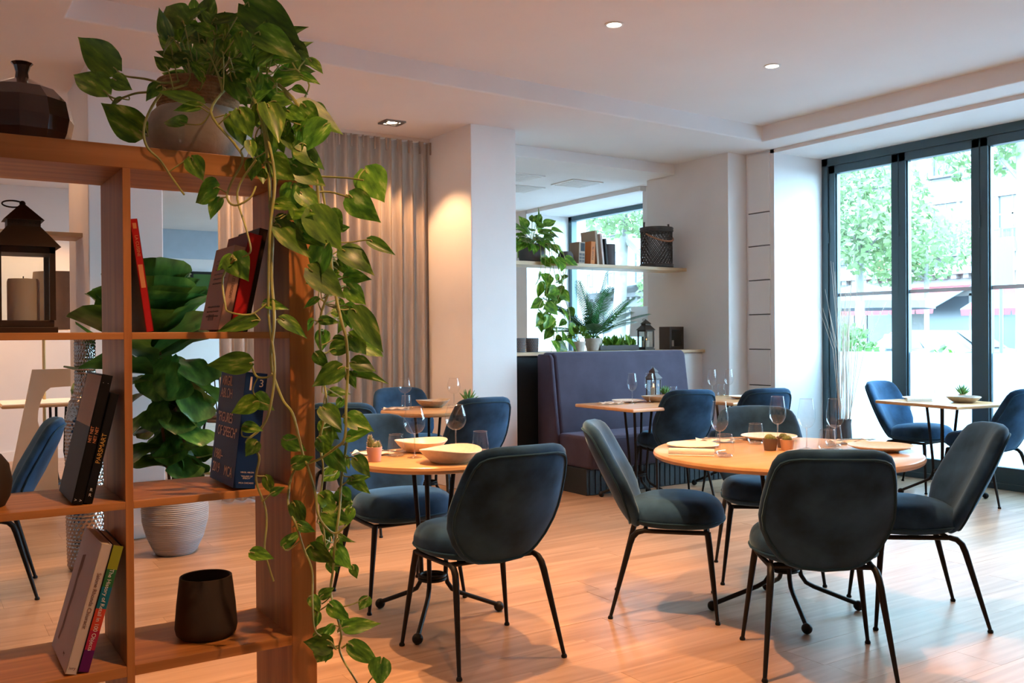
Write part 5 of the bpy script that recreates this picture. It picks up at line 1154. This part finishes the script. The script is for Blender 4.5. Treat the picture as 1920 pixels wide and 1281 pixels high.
PM = [leaf_mesh('leaf', 'leaf', 1., d, f, HEART, 13) for d, f in ((.12, .22), (.25, .3), (.02, .12), (.35, .15))]
pp = thing('potted_pothos', 'trailing pothos in a cement and jute pot on the bookshelf', 'potted plant', (.562, 2.205, ZS[1]))
MB().lathe([(0, 0), (.090, 0), (.104, .015), (.118, .048), (.117, .075), (.104, .108), (.090, .122), (0, .122)], 40).build('pot', 'cement', pp)
jt = MB().lathe([(.088, .118), (.088, .185), (.078, .186), (.078, .165), (0, .165)], 40).build('jute_band', 'jute', pp)
for k in range(9): MB().tube([(.0885*math.cos(2*PI*j/36), .0885*math.sin(2*PI*j/36), .121+k*.0075) for j in range(36)], .0042, 6, closed=True).build('coil', 'jute', jt)
MB().lathe([(.078, .160), (.06, .168), (0, .170)], 24).build('soil', 'soil', pp)
vine_pts = []
for r_, P in POTHOS_VINES:
    sp = smooth_path(P); vine_pts += sp; k = len(sp)
    MB().tube([p - pp.location for p in sp], [r_*(1-.35*i/k) for i in range(k)], 7).build('vine', 'vine', pp)
pet = MB(); rim = Vector((.56, 2.2, 1.87))
for i, L_ in enumerate(POTHOS_LEAVES):
    B, t_, n_, ln, w = Vector(L_[0:3]), Vector(L_[3:6]), Vector(L_[6:9]), L_[9], L_[10]
    put_leaf(PM[i % 4], pp, B, t_, n_, ln, w*.92)
    q = min(vine_pts, key=lambda p: (p-B).length)
    if (q-B).length > .09 and B.z > 1.75: q = rim + (B-rim)*.15 + Vector((0, 0, -.02))
    if .004 < (q-B).length < .30:
        mid = (q+B)*.5 + Vector((0, 0, -.01)) - t_*.01; pet.tube([p - pp.location for p in smooth_path([q, mid, B, B+t_*.01], 3)], .0016, 5)
o = pet.build('petioles', 'vine', pp); o['kind'] = 'stuff'

# fiddle leaf fig
fg = thing('fiddle_leaf_fig', 'tall fiddle leaf fig in a ribbed grey pot on the floor', 'potted plant', (1.30, 5.72, 0))
pr_ = [(0, 0), (.105, 0), (.118, .012), (.160, .10), (.186, .20), (.190, .27), (.176, .35), (.150, .405), (.142, .41), (.140, .40), (0, .38)]
MB().lathe(pr_, 40).build('pot', 'ribpot', fg)
rb = MB()
for k in range(34):
    z = .02 + k*.0112; rr_ = interp([(a[1], a[0]) for a in pr_[1:8]], z); rb.tube([((rr_+.0005)*math.cos(2*PI*j/40), (rr_+.0005)*math.sin(2*PI*j/40), z) for j in range(40)], .0024, 4, closed=True)
o = rb.build('ribs', 'ribpot', fg); o['kind'] = 'stuff'
rng = random.Random(4); FM = [leaf_mesh('leaf', 'fig', 1.35, d, f, FIDDLE, 12, .018) for d, f in ((.25, .3), (.45, .2), (.1, .35))]
stems = [[(0, 0, .36), (.01, 0, .8), (-.08, .01, 1.2), (-.12, 0, 1.36)], [(.03, .02, .36), (.06, .03, .7), (.1, .02, 1.0)], [(-.03, -.02, .36), (-.05, 0, .6), (-.1, -.03, .9)]]
for s_ in stems: MB().tube(smooth_path(s_), .009, 7).build('stem', 'bark', fg)
for k in range(3): MB().tube([(.02*math.cos(k*2.1), .02*math.sin(k*2.1), .38), (.012*math.cos(k*2.1), .012*math.sin(k*2.1), .9)], .004, 5).build('stake', 'bark', fg)
def fig_leaf(px, pz, a, e, ln, w=1., shape=None):
    d = Vector((math.cos(a)*math.cos(e), math.sin(a)*math.cos(e), math.sin(e))); n = Vector((-math.cos(a)*math.sin(e), -math.sin(a)*math.sin(e), math.cos(e))) + Vector((rng.gauss(0, .2), rng.gauss(0, .2), 0))
    put_leaf(FM[rng.randrange(3) if shape is None else shape], fg, Vector(fg.location) + Vector((px[0], px[1], pz)) + d*.03, d, n, ln, w)
for k in range(22):
    a = 2.4*k; z = 1.22 + .16*k/22; fig_leaf((-.12, 0), z, a, R(30 + 48*k/22) + rng.gauss(0, .12), rng.uniform(.34, .46) if k < 16 else .34, 1.05, 2)
for k in range(34):
    a = 2.4*k + rng.gauss(0, .2); z = .56 + .66*k/34; s_ = rng.choice(((0, 0), (.06, .02), (-.05, 0))); fig_leaf(s_, z, a, rng.uniform(-1.05, .15), rng.uniform(.20, .29))
for k, (a_, e_, ln_, z_) in enumerate(((3.3, .95, .44, 1.20), (3.0, .6, .46, 1.18), (3.9, .45, .46, 1.14), (4.2, .9, .42, 1.2), (5.2, .9, .44, 1.2), (5.8, .6, .44, 1.18), (.3, .5, .44, 1.16), (4.6, 1.1, .46, 1.22), (3.6, .2, .44, 1.08), (3.3, -.2, .40, 1.05))): fig_leaf((-.14, -.02), z_, a_, e_, ln_, 1.1, 2)
for k in range(6): fig_leaf((0, 0), .42+.03*k, 1.05*k, .45, .2)

# hammered floor vase: dimples as geometry
hv = thing('floor_vase', 'tall hammered metal bottle vase behind the bookshelf', 'vase', (.80, 5.62, 0))
HP = [(0, .085), (.02, .10), (.3, .106), (.6, .108), (.84, .105), (.93, .085), (.98, .062), (1.02, .056), (1.28, .056), (1.285, .05)]
def hvf(u, v):
    z = v*1.285; r = interp(HP, z); i = v*64; k = math.floor(i)
    dimp = .0035*(abs(math.sin(i*PI))*abs(math.sin((u*24 + .5*(k % 2))*PI)))
    return ((r-.0045+dimp*1.6)*math.cos(2*PI*u), (r-.0045+dimp*1.6)*math.sin(2*PI*u), z)
MB().grid(hvf, 120, 200).build('body', 'hammer', hv)
MB().tube([(.053*math.cos(2*PI*k/30), .053*math.sin(2*PI*k/30), 1.283) for k in range(30)], .004, 6, closed=True).build('rim', 'hammer', hv)

# trailing plant on the upper shelf
rng = random.Random(9)
tp_ = thing('trailing_pothos', 'trailing pothos hanging from the upper wall shelf', 'potted plant', (4.72, 6.95, 1.9425))
MB().lathe([(0, 0), (.11, 0), (.125, .05), (.12, .16), (.112, .16), (.108, .145), (0, .145)], 32).build('pot', 'slateclay', tp_)
GM = [leaf_mesh('leaf', 'leaf', 1., d, f, HEART) for d, f in ((.1, .2), (.3, .25))]
for k in range(84):
    a = rng.uniform(0, 2*PI); e = rng.uniform(-.1, 1.4); r_ = rng.uniform(.12, .30); d = Vector((math.cos(a)*math.cos(e), math.sin(a)*math.cos(e)*.7, math.sin(e)*.8))
    p = Vector(tp_.location) + Vector((0, 0, .15)) + d*r_; put_leaf(GM[k % 2], tp_, p, d + Vector((0, 0, -.5)), Vector((rng.gauss(0, .4), -.6, .8)), rng.uniform(.09, .14), .95)
    if k % 3 == 0: MB().tube([(0, 0, .145), tuple(d*r_*.5 + Vector((0, 0, .18))), tuple(d*r_ + Vector((0, 0, .15)))], .003, 5).build('stem', 'vine', tp_)
for k, (dx, dy, ln) in enumerate([(.02, -.16, .55), (.10, -.17, .72), (.16, -.16, .80), (.22, -.14, .62), (.06, -.18, .86), (.28, -.12, .85), (-.02, -.15, .5)]):
    P = [Vector((dx*.4, dy*.4, .15)), Vector((dx*.8, dy, .15)), Vector((dx, dy-.02, -.05))] + [Vector((dx + .05*math.sin(k+i*1.3), dy-.02+.02*math.cos(i+k), -.05-ln*(i+1)/6)) for i in range(6)]
    sp = smooth_path(P); MB().tube(sp, .0032, 5).build('vine', 'vine', tp_)
    for i in range(8, len(sp), 5):
        p = sp[i] + Vector(tp_.location); d = Vector((rng.gauss(0, .7), rng.gauss(-.2, .4), -.6)); put_leaf(GM[i % 2], tp_, p, d, Vector((rng.gauss(0, .5), -1, .3)), rng.uniform(.08, .16), .95)

# sago palm on the lower shelf
sg_ = thing('sago_palm', 'sago palm with stiff feathery fronds on the lower shelf', 'potted plant', (5.40, 6.93, 1.1325))
MB().lathe([(0, 0), (.06, 0), (.085, .08), (.08, .12), (.07, .12), (0, .11)], 28).build('pot', 'cement', sg_)
def frond(a, e, ln, sag):
    m = MB(); P = []
    for i in range(15):
        t = i/14; ee = e - sag*t; 
        P.append((P[-1] + Vector((math.cos(a)*math.cos(ee), math.sin(a)*math.cos(ee)*.8, math.sin(ee)))*ln/14) if P else Vector((0, 0, .12)))
    m.tube(P, [.004*(1-.7*i/14) for i in range(15)], 5); side = Vector((-math.sin(a), math.cos(a), 0))
    for i in range(2, 15):
        for q in (0, .5):
            for s in (-1, 1):
                p = P[i] if q == 0 or i == 14 else (P[i]+P[min(i+1, 14)])*.5; t = i/14; tg = (P[i]-P[i-1]).normalized(); up = side.cross(tg)
                d = (side*s*.8 + tg*.75 + up*.25).normalized(); l_ = ln*.2*math.sin(PI*min(1, .15+t*.85))**.6 + .012; w_ = tg*.0066
                m.add([p-w_, p+w_, p+d*l_*.6+w_*.9, p+d*l_, p+d*l_*.6-w_*.9], [(0, 1, 2, 3, 4)])
    m.build('frond', 'frond', sg_, False)
rng = random.Random(3)
for k in range(20): frond(2.4*k + rng.gauss(0, .2), R(25 + 55*(k/20)) + rng.gauss(0, .1), rng.uniform(.50, .66), rng.uniform(.2, .7))
lowp = thing('leafy_planter', 'row of low leafy shoots behind the bench back', 'potted plant', (5.66, 6.90, 1.1325))
MB().box(-.24, .24, -.05, .05, 0, .05).build('trough', 'slateclay', lowp, False, bevel=.006)
for k in range(60):
    p = Vector(lowp.location) + Vector((rng.uniform(-.24, .24), rng.uniform(-.05, .05), .05)); d = Vector((rng.gauss(0, .4), rng.gauss(0, .3), 1)); put_leaf(GM[k % 2], lowp, p, d, Vector((rng.gauss(0, 1), -1, .2)), rng.uniform(.06, .12), .6)
hp = thing('herb_pot', 'round bushy plant in front of the sago palm', 'potted plant', (5.16, 6.84, 1.1325)); MB().lathe([(0, 0), (.05, 0), (.065, .09), (.058, .09), (0, .08)], 24).build('pot', 'cement', hp)
for k in range(60):
    a = rng.uniform(0, 2*PI); e = rng.uniform(-.1, 1.5); d = Vector((math.cos(a)*math.cos(e), math.sin(a)*math.cos(e), math.sin(e))); put_leaf(GM[k % 2], hp, Vector(hp.location) + Vector((0, 0, .12)) + d*.07, d, Vector((rng.gauss(0, 1), -1, .6)), rng.uniform(.04, .08), .6)
    if k % 4 == 0: MB().tube([(0, 0, .085), tuple(Vector((0, 0, .12)) + d*.07)], .002, 4).build('stem', 'vine', hp)

# objects on the wall shelves
cup((5.075, 6.92, 1.9425), [(0, 0), (.055, 0), (.075, .03), (.072, .08), (.055, .11)], 'small round slate pot left of the books on the upper shelf', 'slateclay', 'round_pot', 28)
cup((5.60, 6.95, 1.9425), [(0, 0), (.066, 0), (.070, .01), (.070, .20), (.068, .205)], 'straight slate clay vase right of the books on the upper shelf', 'slateclay', 'clay_vase', 28)
G2 = 'books on the upper wall shelf'
b, x0, x1 = book((5.235, 6.84, 1.9425), .07, .15, .20, R(2), 'bk_tan', 'squat patterned book at the left of the upper shelf row', group=G2)
for k in range(6): MB().box(-.064+(k % 2)*.032, -.036+(k % 2)*.032, -.0006, 0, .012+(k//2)*.03, .036+(k//2)*.03).build('printed_square', 'bk_grey', b, False)
MB().box(-.05, -.004, -.0008, 0, .115, .19).build('printed_panel', 'bk_dark', b, False)
b, x0, x1 = book((5.345, 6.83, 1.9425), .05, .16, .21, R(3), 'bk_orange', 'orange book in the upper shelf row', group=G2); on_spine(b, -.025, .1, 'FOOD 96', .03, 'bk_dark', True)
b, x0, x1 = book((5.375, 6.83, 1.9425), .025, .22, .315, R(-5), 'bk_tan', 'tall tan book standing above the upper shelf row', group=G2)
b, x0, x1 = book((5.44, 6.83, 1.9425), .022, .2, .29, R(-6), 'bk_white', 'pale slim book next to the tall tan one', group=G2)
b, x0, x1 = book((5.485, 6.83, 1.9425), .02, .18, .245, R(-5), 'bk_dark', 'dark slim book at the right of the upper shelf row', group=G2)
# woven lantern basket: crossed canes
wk = thing('woven_lantern', 'dark woven basket lantern with leather handle on the upper shelf', 'lantern', (6.235, 6.97, 1.9425)); RB, HB = .155, .40
for s in (-1, 1):
    for k in range(26):
        a0 = 2*PI*k/26; MB().tube([(RB*math.cos(a0+s*t*1.5), RB*math.sin(a0+s*t*1.5), .03+t*(HB-.06)) for t in [i/8 for i in range(9)]], .0052, 4).build('cane', 'wick', wk)
for z in (.012, .03, HB-.03, HB-.008): MB().tube([(RB*math.cos(2*PI*k/36), RB*math.sin(2*PI*k/36), z) for k in range(36)], .014, 7, closed=True).build('hoop', 'wick', wk)
MB().lathe([(0, 0), (RB, 0), (RB, .01), (0, .01)], 30).build('floor_disc', 'wick', wk)
for s in (-1, 1): MB().tube([(s*RB, 0, HB-.05), (s*(RB+.008), 0, HB+.02), (s*(RB+.004), 0, HB+.05)], .01, 6).build('lug', 'wick', wk)
MB().tube([(RB*math.sin(t), -RB*math.cos(t)-.012, HB-.06-.085*math.cos(t)) for t in [-1.5+3.0*i/14 for i in range(15)]], .0095, 7).build('handle', 'leather', wk)
for x, lb in ((4.50, 'perforated metal tealight cup half hidden by the pillar'), (4.64, 'perforated metal tealight cup beside the trailing vine')):
    t = thing('tealight_cup', lb, 'candle holder', (x, 6.84, 1.1325), 0, 'perforated tealight cups on the lower shelf'); MB().lathe([(0, 0), (.052, 0), (.058, .125), (.055, .125), (.049, .006), (0, .006)], 28).build('body', 'slateclay', t)
    d = MB()
    for i in range(7):
        for j in range(22): a = 2*PI*(j+.5*(i % 2))/22; r_ = .0535+.0045*(.02+i*.016)/.12; d.ball((r_*math.cos(a), r_*math.sin(a), .018+i*.015), .0035, 6)
    o = d.build('studs', 'leather', t); o['kind'] = 'stuff'
fr = thing('frame_lantern', 'small rectangular wooden box lantern on the lower shelf by the pilaster', 'lantern', (6.335, 6.87, 1.1325), R(6)); w, h, d = .088, .225, .07
for s in (-1, 1):
    MB().box(s*w-.016, s*w+.016, -d, d, 0, h).build('side_frame', 'dkwood', fr, False, bevel=.003)
MB().box(-w, w, -d, d, 0, .03).build('bottom_board', 'dkwood', fr, False, bevel=.003); MB().box(-w, w, -d, d, h-.03, h).build('top_board', 'dkwood', fr, False, bevel=.003)
MB().box(-w+.016, w-.016, -d+.004, -d+.006, .03, h-.03).build('pane', 'pane', fr, False); MB().box(-w+.016, w-.016, d-.01, d-.004, .03, h-.03).build('back_board', 'bk_dark', fr, False)
c = thing('candle', 'small candle inside the wooden box lantern', 'candle', (6.335, 6.87, 1.1635), 0, 'candles inside the lanterns'); MB().lathe([(0, 0), (.025, 0), (.025, .06), (0, .058)], 20).build('wax', 'candle', c); MB().tube([(0, 0, .055), (0, 0, .068)], .0012, 5).build('wick', 'bk_black', c)
tl = thing('table_lamp', 'white shaded lamp standing behind the lower shelf lantern', 'lamp', (6.55, 7.55, 0)); MB().lathe([(.14, 1.26), (.12, 1.58)], 28, cap=False).build('shade', 'lampwhite', tl); MB().tube([(0, 0, .02), (0, 0, 1.5)], .012, 8).build('pole', 'black', tl); MB().lathe([(0, 0), (.13, 0), (.13, .015), (0, .02)], 28).build('base', 'black', tl)

# twigs in a tall vase by the window
tv = thing('twig_vase', 'tall grey vase of bleached twigs by the window reveal', 'vase', (7.08, 5.40, 0)); MB().lathe([(0, 0), (.075, 0), (.085, .02), (.07, .22), (.055, .46), (.06, .5), (.055, .5), (.05, .45), (.06, .22), (0, .02)], 28).build('body', 'slateclay', tv)
rng = random.Random(12)
for k in range(30):
    a = rng.uniform(0, 2*PI); sp = abs(rng.gauss(0, .15)); h = rng.uniform(.9, 1.42) if k > 2 else 1.35
    MB().tube([(.03*math.cos(a), .03*math.sin(a), .25), (.045*math.cos(a), .045*math.sin(a), .5), (sp*.6*math.cos(a)+rng.gauss(0, .012), sp*.6*math.sin(a), .66+h*.5), (sp*1.25*math.cos(a), sp*1.25*math.sin(a), .58+h)], [.0038, .0032, .0026, .001], 5).build('twig', 'twig', tv)

# ================================================================== ROOM BEHIND THE BOOKSHELF
fl_ = thing('floor_lamp', 'floor lamp with a large grey drum shade in the left room', 'lamp', (.964, 9.1, 0))
MB().lathe([(.29, 1.36), (.25, 1.87), (.247, 1.87), (.287, 1.36)], 36, (.17, 0, 0), cap=False).build('shade', 'shade', fl_); MB().tube([(0, 0, .02), (0, 0, 1.3), (.04, 0, 1.6), (.17, 0, 1.7)], .014, 8).build('pole', 'brass', fl_); MB().lathe([(0, 0), (.16, 0), (.16, .02), (0, .03)], 28).build('base', 'black', fl_)
d = bpy.data.lights.new('bulb', 'POINT'); d.energy = 30; d.color = (1, .6, .32); d.shadow_soft_size = .05; o = bpy.data.objects.new('bulb', d); COL.objects.link(o); o.parent = fl_; o.location = (.17, 0, 1.6)
MB().ball((.17, 0, 1.66), .03, 12).build('bulb_glass', 'glow', fl_)
sc = thing('screen_panel', 'beige upright panel with a rounded cut-out in the left room', 'screen', (0, 8.35, 0))
MB().add([(x, y, z) for y in (0, .03) for x, z in ((.60, 0), (.80, 1.035), (1.30, 1.035), (1.30, .90), (.93, .885), (.89, .85), (.86, .78), (.84, .70), (.835, .62), (.85, .55), (.89, .49), (.93, .45), (.98, .43), (.98, 0))], [tuple(range(13, -1, -1)), tuple(range(14, 28))] + [(i, (i+1) % 14, 14+(i+1) % 14, 14+i) for i in range(14)]).build('board', 'beige', sc, False)
MB().box(.58, 1.0, -.06, .1, 0, .02).build('foot', 'black', sc, False)
st2 = thing('cafe_table', 'white topped table behind the beige panel', 'table', (1.02, 8.85, 0)); m = MB(); m.box(-.42, .5, -.33, .33, .742, .748); m.build('white_top', 'whitetop', st2, False); MB().box(-.43, .51, -.34, .34, .715, .742).build('tabletop', 'paleoak', st2, False, bevel=.01, seg=3)
for (x, y) in ((-.05, -.1), (.02, .1), (.12, -.1), (.1, .1)): MB().tube([(x, y, .715), (x*.8, y*.8, .3), (x*1.1, y*1.2, .12), (x*3, y*3.2, .012)], .011, 8).build('leg', 'black', st2)
ls = thing('lounge_stool', 'low brown bench seat cut off by the left edge', 'bench', (.22, 7.0, 0)); MB().box(-.5, .19, -.2, .2, .575, .62).build('seat', 'dkwood', ls, False, bevel=.01)
for (x, y) in ((.15, -.17), (.15, .17), (-.45, -.17), (-.45, .17)): MB().tube([(x, y, .575), (x+.02, y*1.05, 0)], .012, 8).build('leg', 'black', ls)
for z in (.36, .40): MB().tube([(-.45, -.17, z), (.16, -.17, z)], .008, 6).build('stretcher', 'black', ls)
def stool(loc, rz, label, flip=False):
    t = thing('bar_stool', label, 'stool', loc, rz, 'stacked spindle stools'); f = (lambda p: (p[0], -p[1], .62-p[2])) if flip else (lambda p: p)
    m = MB(); m.lathe([(0, .44), (.19, .44), (.2, .455), (.19, .475), (0, .47)], 28)
    m.v = [f(p) for p in m.v]; m.build('seat', 'dkwood', t)
    for sx in (-1, 1):
        for sy in (-1, 1): MB().tube([f((sx*.13, sy*.13, .44)), f((sx*.19, sy*.19, 0))], .012, 7).build('leg', 'black', t)
    for k in range(7): x = -.15+.05*k; MB().tube([f((x, .17, .47)), f((x*1.15, .22, .86))], .006, 6).build('spindle', 'black', t)
    MB().tube([f((-.19, .21, .85)), f((0, .235, .87)), f((.19, .21, .85))], .014, 7).build('crest_rail', 'black', t)
    for s in (-1, 1): MB().tube([f((s*.16, -.16, .2)), f((s*.16, .16, .2))], .008, 6).build('stretcher', 'black', t)
stool((2.62, 9.4, 0), .4, 'dark spindle stool standing in the rear room'); stool((2.62, 9.4, .332), .4, 'upside down stool stacked on another in the rear room', True); stool((2.25, 9.7, 0), 1.2, 'second spindle stool further left in the rear room'); stool((2.25, 9.7, .332), 1.2, 'upside down stool on the further left stack', True)
pf = thing('wall_picture', 'small dark framed green picture on the far wall', 'picture', (3.71, 14.27, 1.92)); MB().box(-.22, .22, -.03, 0, 0, .36).build('frame', 'black', pf, False, bevel=.004); MB().box(-.18, .18, -.035, -.03, .04, .32).build('print', 'hedge', pf, False)
